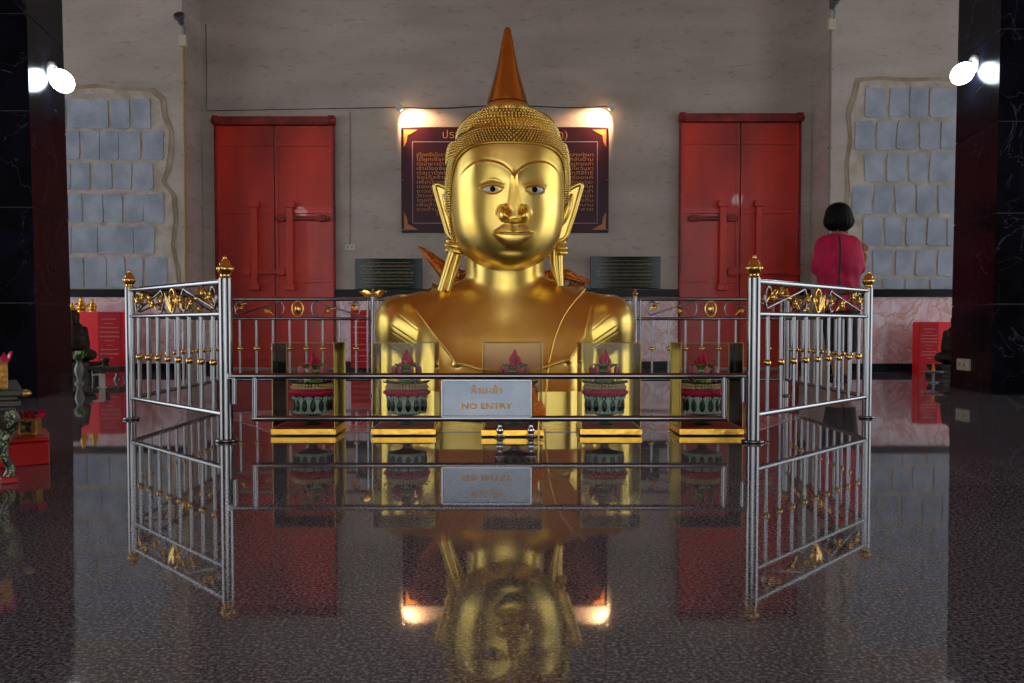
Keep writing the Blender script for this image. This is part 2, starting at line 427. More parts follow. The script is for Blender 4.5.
Rr = [(88, 118, [(863, 884), (887, 906), (907, 926), (927, 955)]), (121, 150, [(853, 873), (875, 894), (895, 915), (917, 938), (939, 958)]),
      (153, 182, [(863, 883), (885, 905), (907, 926), (928, 956)]), (185, 214, [(851, 871), (873, 892), (894, 914), (915, 935), (937, 957)]),
      (217, 246, [(862, 882), (884, 903), (905, 925), (927, 946), (947, 965)]), (249, 276, [(850, 871), (873, 893), (895, 914), (916, 936), (938, 960)]), (278, 289, [(860, 880), (883, 904), (906, 928), (930, 958)])]
patch('wall_right_masonry', Rr, [(965, 84), (965, 289), (846, 289), (847, 262), (848, 240), (846, 215), (850, 190), (848, 165), (852, 140), (850, 115), (856, 98), (860, 82), (878, 80), (905, 82), (935, 81)], 'bare grey blockwork where plaster has come off, right wall', 1)

# black marble pillars (battered slightly)
def pillar(nm, near, far, sx, topx, lab):
    a = floor(*near); b = floor(*far); y0, y1 = a.y, b.y; xb = (a.x+b.x)/2; dxx = (b.x-a.x)/2
    t_ = at(topx, 0, y1); k = (t_.x-b.x)/t_.z
    W = 1.15
    def ring(z):
        xi = xb+k*z
        return [(xi-dxx, y0, z), (xi+dxx, y1, z), (xb+sx*W, y1, z), (xb+sx*W, y0, z)]
    m = MB()
    hs = [0, .62, 1.24, 1.86, 2.48, 3.1, 3.72, 4.34, 4.96, ZT]
    g = .004
    for i in range(len(hs)-1):
        r0 = ring(hs[i]+(g if i else 0)); r1 = ring(hs[i+1]-g)
        vs = r0+r1; fs = [(0, 1, 2, 3), (7, 6, 5, 4)]+[(q, q+4, (q+1) % 4+4, (q+1) % 4) for q in range(4)]
        if sx < 0: fs = [f[::-1] for f in fs]
        m.add(vs, fs, False)
    m.k = 1
    cc = [(v[0]*.999+.0, v[1], v[2]) for v in ring(0)]
    ci = ring(0); ct_ = ring(ZT); sh = .006
    vs = [(v[0]-(-sx)*sh*(1 if q < 2 else -1), v[1]+sh*(1 if q in (0, 3) else -1), v[2]) for q, v in enumerate(ci)]
    vs += [(v[0]-(-sx)*sh*(1 if q < 2 else -1), v[1]+sh*(1 if q in (0, 3) else -1), v[2]) for q, v in enumerate(ct_)]
    m.add(vs, [(0, 1, 2, 3), (7, 6, 5, 4)]+[(q, q+4, (q+1) % 4+4, (q+1) % 4) for q in range(4)], False)
    o = m.build(nm, [pillm, blackm]); struct(o, lab)
    return (y0, y1, xb, k)
PL = pillar('trim_pillar_left', (38, 398), (73, 390), -1, 62, 'square black marble pillar, left')
PR = pillar('trim_pillar_right', (991.5, 394.5), (950, 387), 1, 959, 'square black marble pillar, right')

# ------------------------------------------------------------------ sdf helpers for sculpted shapes
def smin(a, b, k):
    h = np.clip(.5+.5*(b-a)/k, 0, 1); return b+(a-b)*h-k*h*(1-h)
def sd_ell(p, c, r):
    q = (p-np.array(c))/np.array(r); l = np.linalg.norm(q, axis=-1); l2 = np.linalg.norm(q/np.array(r), axis=-1)
    return l*(l-1)/np.maximum(l2, 1e-6)
def sd_cap(p, a, b, ra, rb=None, sy=1.0):
    rb = ra if rb is None else rb
    a = np.array(a, float); b = np.array(b, float); s = np.array([1, 1/sy, 1])
    pa = (p-a)*s; ba = (b-a)*s
    h = np.clip((pa@ba)/(ba@ba), 0, 1)
    return np.linalg.norm(pa-h[..., None]*ba, axis=-1)-(ra+(rb-ra)*h)
def sd_rbox(p, c, hsz, r):
    q = np.abs(p-np.array(c))-np.array(hsz)+r
    return np.linalg.norm(np.maximum(q, 0), axis=-1)+np.minimum(q.max(-1), 0)-r
def march(fn, o, d, rmax, n=90):
    ts = np.linspace(rmax, .01, n); hit = np.full(len(d), .01); done = np.zeros(len(d), bool); prev = rmax
    for t in ts:
        val = fn(o+d*t); new = (val < 0) & ~done
        if new.any():
            lo = np.full(new.sum(), t); hi = np.full(new.sum(), prev); dd = d[new]
            oo = o[new] if getattr(o, 'ndim', 1) == 2 else o
            for _ in range(14):
                mid = (lo+hi)/2; v = fn(oo+dd*mid[:, None]); ins = v < 0
                lo = np.where(ins, mid, lo); hi = np.where(ins, hi, mid)
            hit[new] = (lo+hi)/2; done |= new
        prev = t
    return hit
def star(fn, c, rmax, elev, naz=200, disp=None, floor_z=None):
    """closed star-shaped surface of fn seen from c; returns verts, faces"""
    az = np.linspace(0, 2*PI, naz, endpoint=False)
    E, A = np.meshgrid(elev, az, indexing='ij')
    d = np.stack([np.cos(E)*np.cos(A), np.cos(E)*np.sin(A), np.sin(E)], -1).reshape(-1, 3)
    t = march(fn, np.array(c), d, rmax); P = np.array(c)+d*t[:, None]
    if disp is not None: P = disp(P, d)
    if floor_z is not None: P[:, 2] = np.maximum(P[:, 2], floor_z)
    ne = len(elev); fs = []
    for i in range(ne-1):
        for j in range(naz):
            k = (j+1) % naz; fs.append((i*naz+j, i*naz+k, (i+1)*naz+k, (i+1)*naz+j))
    vs = [tuple(v) for v in P]; top = P[-naz:].mean(0); bot = P[:naz].mean(0)
    vs += [tuple(bot), tuple(top)]; B = len(vs)-2
    for j in range(naz):
        k = (j+1) % naz; fs.append((B, k, j)); fs.append((B+1, (ne-1)*naz+j, (ne-1)*naz+k))
    return vs, fs

# ------------------------------------------------------------------ pale inlay below the statue
SZ = .003
pts = [(-1.53, 4.72), (-1.08, 3.98), (1.06, 3.96), (1.55, 4.72), (1.1, 5.42), (-1.1, 5.42)]
m = MB(); m.hprism(pts, 0.0002, SZ); tag(m.build('marble_platform', slabm), 'thin pale marble slab lying on the granite floor under the golden statue', 'platform')

# ------------------------------------------------------------------ the golden statue
S0 = Vector(((505-512)/189.5, 4.75, SZ))
buddha = thing('golden_statue', 'huge gilded Buddha bust with tall spire rising straight from the floor', 'statue', S0)
def L(px, py, Y): return at(px, py, Y)-S0

def torso(p0):
    p = p0.copy(); g = 1+np.clip((p0[..., 2]-.22)/.36, -.22, 1.1)*.62
    p[..., 1] = np.where(p0[..., 1] < 0, p0[..., 1]*g, p0[..., 1])
    d = sd_rbox(p, (0, .02, .10), (.50, .27, .50), .20)
    d = smin(d, sd_cap(p, (-.43, .03, .515), (.43, .03, .515), .135, .135, 1.35), .06)
    # shoulders slope from the neck
    d = smin(d, sd_cap(p, (-.20, .03, .565), (.20, .03, .565), .14, .15, 1.3), .09)
    q = p0
    d = smin(d, sd_ell(q, (0, .005, .50), (.36, .160, .185)), .05)
    for s in (-1, 1):
        arm = sd_cap(q, (s*.563, .0, .50), (s*.572, -.03, -.2), .108, .098, 1.35)
        d = smin(d, arm, .022)
        d = smin(d, sd_ell(q, (s*.55, .0, .47), (.13, .19, .16)), .04)
        # pectoral
        d = smin(d, sd_ell(p, (s*.24, -.10, .43), (.27, .16, .19)), .07)
    d = smin(d, sd_cap(q, (0, .075, .5), (0, .06, .9), .214, .208, .95), .045)
    return d*.8
def torso_disp(P, d):
    # chest ledge: surface above the fold line stands forward of the surface below it
    x, y, z = P[:, 0], P[:, 1], P[:, 2]
    front = np.clip((-y-.08)/.1, 0, 1)
    xs = np.array([-.62, -.49, -.245, -.12, 0, .15, .325, .40, .445, .62])
    zs = np.array([.60, .585, .275, .24, .235, .235, .29, .40, .565, .6])
    line = np.interp(x, xs, zs)
    inside = (x > -.49) & (x < .45)
    dz = z-line
    up = np.where(dz > 0, np.exp(-np.maximum(dz, 0)/.13), 0)
    amp = .045*np.clip((x+.5)/.06, 0, 1)*np.clip((.46-x)/.06, 0, 1)*(.35+.65*np.clip((np.abs(x)-.02)/.2, 0, 1))
    edge = 1/(1+np.exp(-np.clip(dz/.004, -30, 30)))
    P = P.copy(); P[:, 1] -= front*amp*up*edge
    for nx, nz in ((-.243, .278), (.325, .292)):
        g = np.exp(-((x-nx)**2+(z-nz)**2)/(2*.011**2)); P[:, 1] -= .018*g*front
    # hollow beside the ribs
    for s, ax in ((-1, -.42), (1, .40)):
        g = np.exp(-((x-ax)/.05)**2)*np.clip((.46-z)/.3, 0, 1); P[:, 1] += .05*g*front
    return P
elev = np.radians(np.concatenate([np.linspace(-8, 40, 210), np.linspace(40.2, 72, 150), np.linspace(72.15, 89.5, 90)]))
vs, fs = star(torso, (0, 0, .06), 1.6, elev, 560, torso_disp, .0)
m = MB(); m.add(vs, fs); body = m.build('torso', gold, buddha)
def front_y(x, z):
    o = np.array([[x, 0, z]]); P = march(torso, o, np.array([[0, -1., 0]]), .8); 
    p = np.array([[x, -P[0], z]]); return torso_disp(p, None)[0][1]
def robe(pts, r, nm, n=26):
    q = []
    for i in range(len(pts)-1):
        for k in range(n//(len(pts)-1)+1):
            t = k/(n//(len(pts)-1)+1); q.append((pts[i][0]*(1-t)+pts[i+1][0]*t, pts[i][1]*(1-t)+pts[i+1][1]*t))
    q.append(pts[-1])
    P = []
    for px, py in q:
        Y = 4.5
        for _ in range(4):
            w = L(px, py, Y)
            if w.z > .70: break
            Y = S0.y+front_y(w.x, max(w.z, .01))
        P.append(L(px, py, Y)+Vector((0, -.003, 0)))
    # smooth
    for _ in range(4): P = [P[0]]+[(P[i-1]+P[i]*2+P[i+1])/4 for i in range(1, len(P)-1)]+[P[-1]]
    m = MB(); m.tube(P, r, 8); m.build(nm, gold, buddha)
robe([(585, 289), (575, 300), (564, 314), (556, 332), (551, 350), (548, 368), (546, 392), (545, 412)], .0055, 'robe_edge')

# head surface -------------------------------------------------------------
YH = 4.62; HK = F/YH
vt = [268.5, 266, 262, 256, 249, 240, 228, 214, 198, 180, 160, 145, 135, 125, 115, 107, 98]
wt = [10, 20, 30, 39, 46, 51.5, 55.5, 57.6, 58.6, 59, 58.2, 56.5, 53, 47, 41, 32, 18]
ft = [-.185, -.215, -.238, -.252, -.259, -.266, -.270, -.274, -.276, -.276, -.270, -.26, -.245, -.22, -.18, -.13, -.08]
bt = [.02, .04, .07, .10, .13, .16, .2, .22, .24, .25, .26, .26, .245, .22, .18, .13, .08]
o_ = np.argsort(vt); VT = np.array(vt)[o_]
WT, FT, BT = [np.array(q)[o_] for q in (wt, ft, bt)]; WT = WT*.955
def cub(x, X, Y):       # monotone-ish smooth interpolation
    x = np.asarray(x, float)
    dx = np.diff(X); s = np.diff(Y)/dx; mm = np.zeros(len(X)); mm[1:-1] = (s[1:]*dx[:-1]+s[:-1]*dx[1:])/(dx[1:]+dx[:-1]); mm[0] = s[0]; mm[-1] = s[-1]
    i = np.clip(np.searchsorted(X, x)-1, 0, len(X)-2); t = (x-X[i])/dx[i]
    return (2*t**3-3*t**2+1)*Y[i]+(t**3-2*t**2+t)*dx[i]*mm[i]+(-2*t**3+3*t**2)*Y[i+1]+(t**3-t**2)*dx[i]*mm[i+1]
HC = L(508, 200, YH)           # head axis in statue space
def zrow(v, Y=4.42): return L(508, v, Y).z
FK = F/4.38
def headpt(a, v, off=0.0):
    """a measured from straight ahead (0 = face front); v = height row"""
    w = (cub(v, VT, WT)+off)/HK; f = cub(v, VT, FT)-off/HK; b = cub(v, VT, BT)+off/HK
    n = 2.35
    s, c = np.sin(a), np.cos(a)
    x = w*np.sign(s)*np.abs(s)**(2/n); cc = np.sign(c)*np.abs(c)**(2/n)
    ymid = np.zeros_like(w)
    y = np.where(cc > 0, f*cc, -b*cc)
    return x, y
def G(u, v, cu, cv, su, sv): return np.exp(-((u-cu)/su)**2/2-((v-cv)/sv)**2/2)
def sig(t): return 1/(1+np.exp(-np.clip(t, -30, 30)))
def face_disp(u, v):
    v = v-(1.2+2.4*np.clip((v-165)/20, 0, 1)-1.2*np.clip((v-215)/15, 0, 1))
    a = np.abs(u); d = np.zeros_like(u)
    # brow ledge
    vb = np.where(a < 30, 178-16*np.clip(1-((30-a)/30)**2, 0, 1)**.62, 162+11*(np.maximum(a-30, 0)/22)**2)
    t = v-vb
    fade = np.clip((52-a)/14, 0, 1)
    v = v+0.0
    d += .019*sig(t/.5)*np.exp(-np.maximum(t, 0)/8)*fade
    d -= .004*np.exp(-((t+1.6)/1.6)**2)*fade
    # sockets and eyes
    d -= .004*G(a, v, 22, 180, 10, 3.5)
    d += .006*G(a, v, 22, 188, 10, 6)
    ue = (a-21.5)/10.2
    lid = 3.9*np.clip(1-ue**2, 0, 1)**.8
    ev = v-188.2+.6*(ue**2)
    ins = sig((lid-np.abs(ev))/.45)*(np.abs(ue) < 1)
    d -= .012*ins
    d += .002*np.exp(-((np.abs(ev)-lid-.9)/.9)**2)*(np.abs(ue) < 1.15)*(ev < 0)
    # crease above the lid
    d -= .005*np.exp(-((v-(182-3*np.clip(1-ue**2, 0, 1)))/1.0)**2)*np.clip(1.3-np.abs(ue), 0, 1)
    # nose
    t = np.clip((v-172)/47, 0, 1.0); nw = 2.8+7.0*t**1.2; hh = .010+.074*t**1.1
    below = sig((220.5-v)/.7)
    tri = np.clip(1-a/nw, 0, 1)**.85
    d += hh*tri*below*np.clip((v-170)/6, 0, 1)
    # wings
    rw = np.sqrt(((a-10.2)/4.9)**2+((v-213.5)/7.6)**2)
    wing = np.sqrt(np.clip(1-rw**2, 0, 1))
    d = np.maximum(d, d*.25+.040*wing)
    # curled groove of the nostril
    ang = np.arctan2(v-210.5, a-12.0); rr = np.sqrt((a-10.5)**2+((v-211.5)*.9)**2)
    d -= .020*np.exp(-((a-7.4)/1.2)**2-((v-208.0)/3.6)**2)
    d -= .004*np.exp(-((rr-6.8)/.9)**2)*sig((212-v)/1.5)
    # under-nose and mouth
    d += .014*G(u, v, 0, 234, 17, 12)
    d -= .006*np.exp(-(a/2.2)**2)*sig((v-222)/1)*sig((231-v)/1)
    mv = 232.6-1.2*(a/20)**2            # mouth line
    top = 223.5+np.clip(a-9, 0, 99)*.68
    up = sig((v-top)/.6)*sig((mv-v)/.5)*sig((21.5-a)/.8)
    d += up*(.003+.0007*(v-top))
    low = 247.0-15.0*(a/21)**2
    lo = sig((v-mv)/.5)*sig((low-v)/.55)*(a < 21)
    prof = np.clip((v-mv)/np.maximum(low-mv, .1), 0, 1)
    d += lo*(.005+.0055*np.sin(PI*np.clip(prof*.85+.12, 0, 1)))
    d -= .005*np.exp(-((v-mv)/.8)**2)*(a < 20)
    # chin
    d += .004*G(u, v, 0, 256, 15, 7)
    d -= .003*G(u, v, 0, 250.5, 14, 2.2)
    # cheeks
    d += .006*G(a, v, 36, 222, 12, 14)
    return d
na = 620
aa = np.concatenate([np.linspace(-PI*.5, PI*.5, 470, endpoint=False), np.linspace(PI*.5, PI*1.5, 150, endpoint=False)])
rows = np.concatenate([np.linspace(268.4, 262, 26, endpoint=False), np.linspace(262, 146, 250, endpoint=False), np.linspace(146, 108, 40)])
A, V = np.meshgrid(aa, rows); X, Yv = headpt(A, V)
u = X*FK; fr = np.clip(np.cos(A)/.35, 0, 1)*np.clip((268-V)/8, 0, 1)
Yv = Yv-face_disp(u, V)*fr
Z = np.array([zrow(v) for v in rows])[:, None]+np.zeros_like(X)
rot = math.radians(7); cr, sr = math.cos(rot), math.sin(rot)
def hrot(x, y): return x*cr-y*sr, x*sr+y*cr
Xr, Yr = hrot(X, Yv)
# rotate about a point behind the face so the silhouette keeps its place
Xr = Xr+HC.x-.004; Yr = Yr+HC.y
nr = len(rows); vsn = np.stack([Xr, Yr, Z], -1).reshape(-1, 3)
fs = []
for i in range(nr-1):
    for j in range(na):
        k = (j+1) % na; fs.append((i*na+j, i*na+k, (i+1)*na+k, (i+1)*na+j))
vl = [tuple(q) for q in vsn]; b = vsn[:na].mean(0); t = vsn[-na:].mean(0); vl += [tuple(b), tuple(t)]; B = len(vl)-2
for j in range(na):
    k = (j+1) % na; fs.append((B, k, j)); fs.append((B+1, (nr-1)*na+j, (nr-1)*na+k))
m = MB(); m.add(vl, fs); head = m.build('head', gold, buddha)
def hp(a, v, off=0):
    x, y = headpt(np.array([a]), np.array([float(v)]), off); X1, Y1 = hrot(x[0], y[0]); return Vector((X1+HC.x-.004, Y1+HC.y, zrow(v)))
def facept(u, v, extra=0):
    # point on face at feature coordinates
    w = cub(np.array([v]), VT, WT)[0]*FK/HK; s = min(1, abs(u)/w)**(2.35/2); a = math.copysign(math.asin(s), u)
    x, y = headpt(np.array([a]), np.array([float(v)])); y = y-face_disp(np.array([float(u)]), np.array([float(v)]))-extra
    X1, Y1 = hrot(x[0], y[0]); return Vector((X1+HC.x-.004, Y1+HC.y, zrow(v)))
# eyes
for s in (-1, 1):
    c = facept(s*20.4, 191.6, -.0115)
    m = MB(); m.ball((c.x, c.y, c.z), (.047, .0170, .0168), 28, 16); e = m.build('eye', eyew, head, 'white inlaid eye')
    c2 = facept(s*21.0, 191.4, .0060)
    m = MB(); m.ball((c2.x, c2.y-.0, c2.z), (.0135, .004, .0135), 20, 10); m.build('pupil', eyeb, e, 'black pupil')

# hair
def vlow(a):
    t = abs(a); 
    if t < 1.1: return 144.5+13*(t/1.1)**3
    if t < 1.62: return 157.5+50*((t-1.1)/.52)**1.3
    return min(246, 207.5+60*((t-1.62)/.8))
def bead(m, c, n, r, h):
    n = n.normalized(); t = n.cross(Vector((0, 0, 1)))
    if t.length < 1e-3: t = Vector((1, 0, 0))
    t.normalize(); b2 = t.cross(n); h *= 1.35
    vs = []
    for (rr, hh) in ((r, -.3*h), (r*.92, h*.45)):
        for j in range(6):
            q = PI/3*j; vs.append(tuple(c+t*math.cos(q)*rr+b2*math.sin(q)*rr+n*hh))
    vs.append(tuple(c+n*h)); fs = []
    for j in range(6):
        k = (j+1) % 6; fs.append((j, k, 6+k, 6+j)); fs.append((6+j, 6+k, 12))
    m.add(vs, fs)
m = MB(); NA = 150; NR = 26
grid = []
for i in range(NR+1):
    for j in range(NA):
        a = -PI+2*PI*j/NA; v = vlow(a)+(129.5-vlow(a))*i/NR; off = 1.6*math.sin(min(1, i/3)*PI/2)
        grid.append(tuple(hp(a, v, off)))
fs = [(i*NA+j, i*NA+(j+1) % NA, (i+1)*NA+(j+1) % NA, (i+1)*NA+j) for i in range(NR) for j in range(NA)]
m.add(grid, fs)
m.k = 1
for j in range(6):      # beads of the lower tier
    for q in range(118):
        a = -PI+2*PI*(q+.5*(j % 2))/118
        v = min(vlow(a), 144.5+13*min(1, abs(a)/1.1)**3)-1.0-2.35*j*(1+.35*min(1, abs(a)/1.2))
        if v < 129: continue
        c = hp(a, v, 1.8); n = Vector((c.x-HC.x, (c.y-HC.y)*1.1, .05)); bead(m, c, n, .0066, .019)
# beads down the side line in front of the ears, and over the back of the head
for s in (-1, 1):
    for col in range(3):
        for q in range(26):
            a = s*(1.13+.5*q/26+col*.09); v = vlow(s*(1.13+.5*q/26))-1
            c = hp(a, v, 2.0); n = Vector((c.x-HC.x, (c.y-HC.y), 0)); bead(m, c, n, .0066, .017)
for q in range(60):
    for r_ in range(30):
        a = 1.75+(2*PI-3.5)*q/60; v = 150+3.0*r_
        c = hp(a if a < PI else a-2*PI, v, 1.8); bead(m, c, Vector((c.x-HC.x, c.y-HC.y, 0)), .0085, .012)
# upper tier
def dome(v):
    return float(cub(np.array([v]), np.array([104., 107, 109, 112, 116, 121, 126, 133]), np.array([18., 22, 28, 35.5, 41, 45, 47.2, 48.2]))[0])/HK
m.k = 0
T2 = [133-i*1.0 for i in range(28)]
zd = lambda v: zrow(v, YH-dome(v)*.86)
prof = [(dome(v), zd(v)) for v in T2]
m.lathe(prof, 90, (HC.x, HC.y+.0, 0), 1, .86)
m.k = 1
for i in range(9):
    v = 131.0-i*2.7; r = dome(v); n_ = max(50, int(2*PI*r/.0165))
    for q in range(n_):
        a = 2*PI*(q+.5*(i % 2))/n_
        c = Vector((HC.x+math.cos(a)*r, HC.y+math.sin(a)*r*.86, zd(v))); slope = .25 if v > 118 else 1.1
        bead(m, c, Vector((math.cos(a), math.sin(a), slope)), .0072, .019)
m.build('hair_curls', [goldhairb, goldhair], buddha, 'rows of small gilded hair curls')
m = MB()
rim = []
for j in range(61):
    a = -1.1+2.2*j/60; rim.append(hp(a, vlow(a)+.5, 1.0))
m.tube(rim, .005, 8); m.build('hairline_band', gold, buddha)
m = MB(); z0 = zrow(108.5, 4.51); z1 = zrow(99, 4.52)
m.lathe([(21.5/HK, z0-.02), (22/HK, z0), (22.6/HK, z0+.015), (21.8/HK, (z0+z1)/2), (20.8/HK, z1-.004), (19/HK, z1)], 64, (HC.x, HC.y, 0)); m.build('collar_ring', gold, buddha)
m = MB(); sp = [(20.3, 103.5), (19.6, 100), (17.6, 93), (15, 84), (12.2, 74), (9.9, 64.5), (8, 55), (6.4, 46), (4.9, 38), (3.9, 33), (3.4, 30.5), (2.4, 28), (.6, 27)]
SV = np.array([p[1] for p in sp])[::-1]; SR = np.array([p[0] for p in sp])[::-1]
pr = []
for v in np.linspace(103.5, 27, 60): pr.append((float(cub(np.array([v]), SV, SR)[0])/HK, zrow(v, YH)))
m.lathe(pr, 64, (HC.x-.003, HC.y, 0)); m.build('spire', spirem, buddha, 'tall smooth gold spire')

# ears ---------------------------------------------------------------------
def ear(pts, rim, ridge, YE, back=.05):
    P = lambda p, dy=0: tuple(L(p[0], p[1], YE+dy))
    m = MB()
    base = [(L(x, y, YE).x, L(x, y, YE).z) for x, y in pts]
    yl = YE-S0.y
    m.prism(base, yl+.004, yl+.012+back)
    def crv(q, n=8):
        out = []; X_ = np.arange(len(q), dtype=float)
        for t in np.linspace(0, len(q)-1, n*(len(q)-1)+1):
            out.append((float(cub(np.array([t]), X_, np.array([float(k[0]) for k in q]))[0]), float(cub(np.array([t]), X_, np.array([float(k[1]) for k in q]))[0])))
        return out
    m.tube([P(p, .008) for p in crv(rim)], .0125, 10)
    for r, rad, dy in ridge: m.tube([P(p, dy) for p in crv(r)], rad, 10)
    m.build('ear', gold, buddha)
ear([(434.5, 185), (449, 188), (454, 200), (458, 220), (463, 240), (451, 240), (446, 228), (441, 210)],
    [(452, 192), (443, 186.5), (435, 185), (437, 196), (441, 210), (445, 224), (449, 236), (456, 241), (463, 240)],
    [([(444, 194), (448, 205), (453, 217), (458, 226)], [.010+.016*math.sin(PI*i/24) for i in range(25)], .004)], 4.66)
ear([(582, 184), (571, 186), (567, 200), (562, 220), (556, 240), (565, 240), (569, 228), (575, 208)],
    [(568, 190), (574, 186.5), (581.5, 184.5), (579, 196), (574.5, 212), (570, 226), (566, 237), (560, 241), (556, 240)],
    [([(572, 194), (569, 205), (565, 217), (561, 226)], [.008+.012*math.sin(PI*i/24) for i in range(25)], .004)], 4.66)
def lobe(knot, strands, YE):
    m = MB()
    for (x0, y0, x1, y1, r) in knot: 
        m.tube([tuple(L(x0, y0, YE)), tuple(L((x0+x1)/2, (y0+y1)/2-.5, YE-.03)), tuple(L(x1, y1, YE-.005))], [r*.8, r, r*.8], 10)
    for q, ra, rb in strands:
        n = len(q); m.tube([tuple(L(p[0], p[1], YE)) for p in q], [ra+(rb-ra)*i/(n-1) for i in range(n)], 10, flat=1.4)
    m.build('ear_lobe', gold, buddha, 'long hanging ear lobe with wrapped knot')
lobe([(447.5, 241, 464, 244, .016), (446, 245, 465, 249, .017), (447, 250, 465, 254, .017)],
     [([(454, 250), (450, 262), (446, 275), (441, 291)], .026, .022), ([(459, 250), (456, 262), (452, 276), (448, 291)], .024, .018)], 4.68)
lobe([(553, 247, 565, 242, .015), (553, 251, 566, 248, .016), (555, 254, 566, 253, .015)],
     [([(554, 250), (554, 262), (556, 274), (559, 286)], .024, .015), ([(559, 250), (559.5, 262), (560, 274), (561, 286)], .022, .014)], 4.68)

# ------------------------------------------------------------------ fence
PN = {'nl': floor(227, 441.5), 'nr': floor(752.5, 442.5), 'fl': floor(131.5, 419.5), 'fr': floor(866.5, 418)}
YB = floor(512, 395.8).y
PN['bl'] = Vector(((223-512)*YB/F*1.0, YB, 0)); PN['br'] = Vector(((786-512)*YB/F, YB, 0))
PN['il'] = Vector(((373-512)*YB/F, YB, 0)); PN['ir'] = Vector(((635-512)*YB/F, YB, 0))
Yn = PN['nl'].y
ZR = zat(281.5, Yn); ZU = zat(314, Yn); ZB = zat(414.5, Yn); ZG = zat(363.5, Yn)
def finial(m, z, k=1.0):
    m.lathe([(r*k, z+h*k) for r, h in [(.023, 0), (.024, .004), (.020, .007), (.020, .018), (.024, .022), (.030, .030), (.0325, .038), (.031, .046), (.026, .051), (.024, .054), (.0235, .060), (.019, .068), (.012, .075), (.007, .079), (.0085, .084), (.006, .089), (.001, .094)]], 24)
    for j in range(8): m.ball((math.cos(j*PI/4)*.030*k, math.sin(j*PI/4)*.030*k, z+.040*k), (.006*k, .006*k, .009*k), 8, 6)
def post(p, r, lab, k=1.0, h=None):
    t = thing('fence_post', lab, 'post', p, 0, 'steel posts of the fence round the statue')
    H = h or ZR+.012
    m = MB(); m.tube([(0, 0, 0), (0, 0, H)], r, 24); m.build('shaft', steel, t)
    m = MB(); m.lathe([(r*1.5, 0), (r*1.68, .002), (r*1.75, .006), (r*1.68, .010), (r*1.5, .012), (r*1.02, .0125)], 28); m.build('base_flange', steel, t)
    m = MB(); finial(m, H, k); m.build('finial', brass, t, 'polished brass finial')
    return t
post(PN['nl'], .0265, 'thick near steel post at the left end of the low barrier rail')
post(PN['nr'], .0265, 'thick near steel post at the right end of the low barrier rail')
post(PN['fl'], .023, 'steel fence post at the far left corner, nearest the left pillar', .95)
post(PN['fr'], .023, 'steel fence post at the right corner, in front of the woman', .95)
post(PN['bl'], .020, 'back left corner fence post hidden behind the near left post', .8)
post(PN['br'], .020, 'back right corner fence post seen through the right side panel', .8, ZR-.01)
t = post(PN['il'], .016, 'rear steel fence post just left of the golden shoulder', .62)
m = MB()
for s in (-1, 1):
    m.leaf((s*.01, 0, ZR+.03), (s*.095, 0, ZR+.055), .02, .006, (0, -1, .2)); m.leaf((s*.03, 0, ZR+.035), (s*.06, 0, ZR+.01), .012, .004, (0, -1, .2))
m.build('wing_ornament', brass, t, 'gilded leaf wings beside the finial')
post(PN['ir'], .016, 'rear steel fence post just right of the golden shoulder', .62)

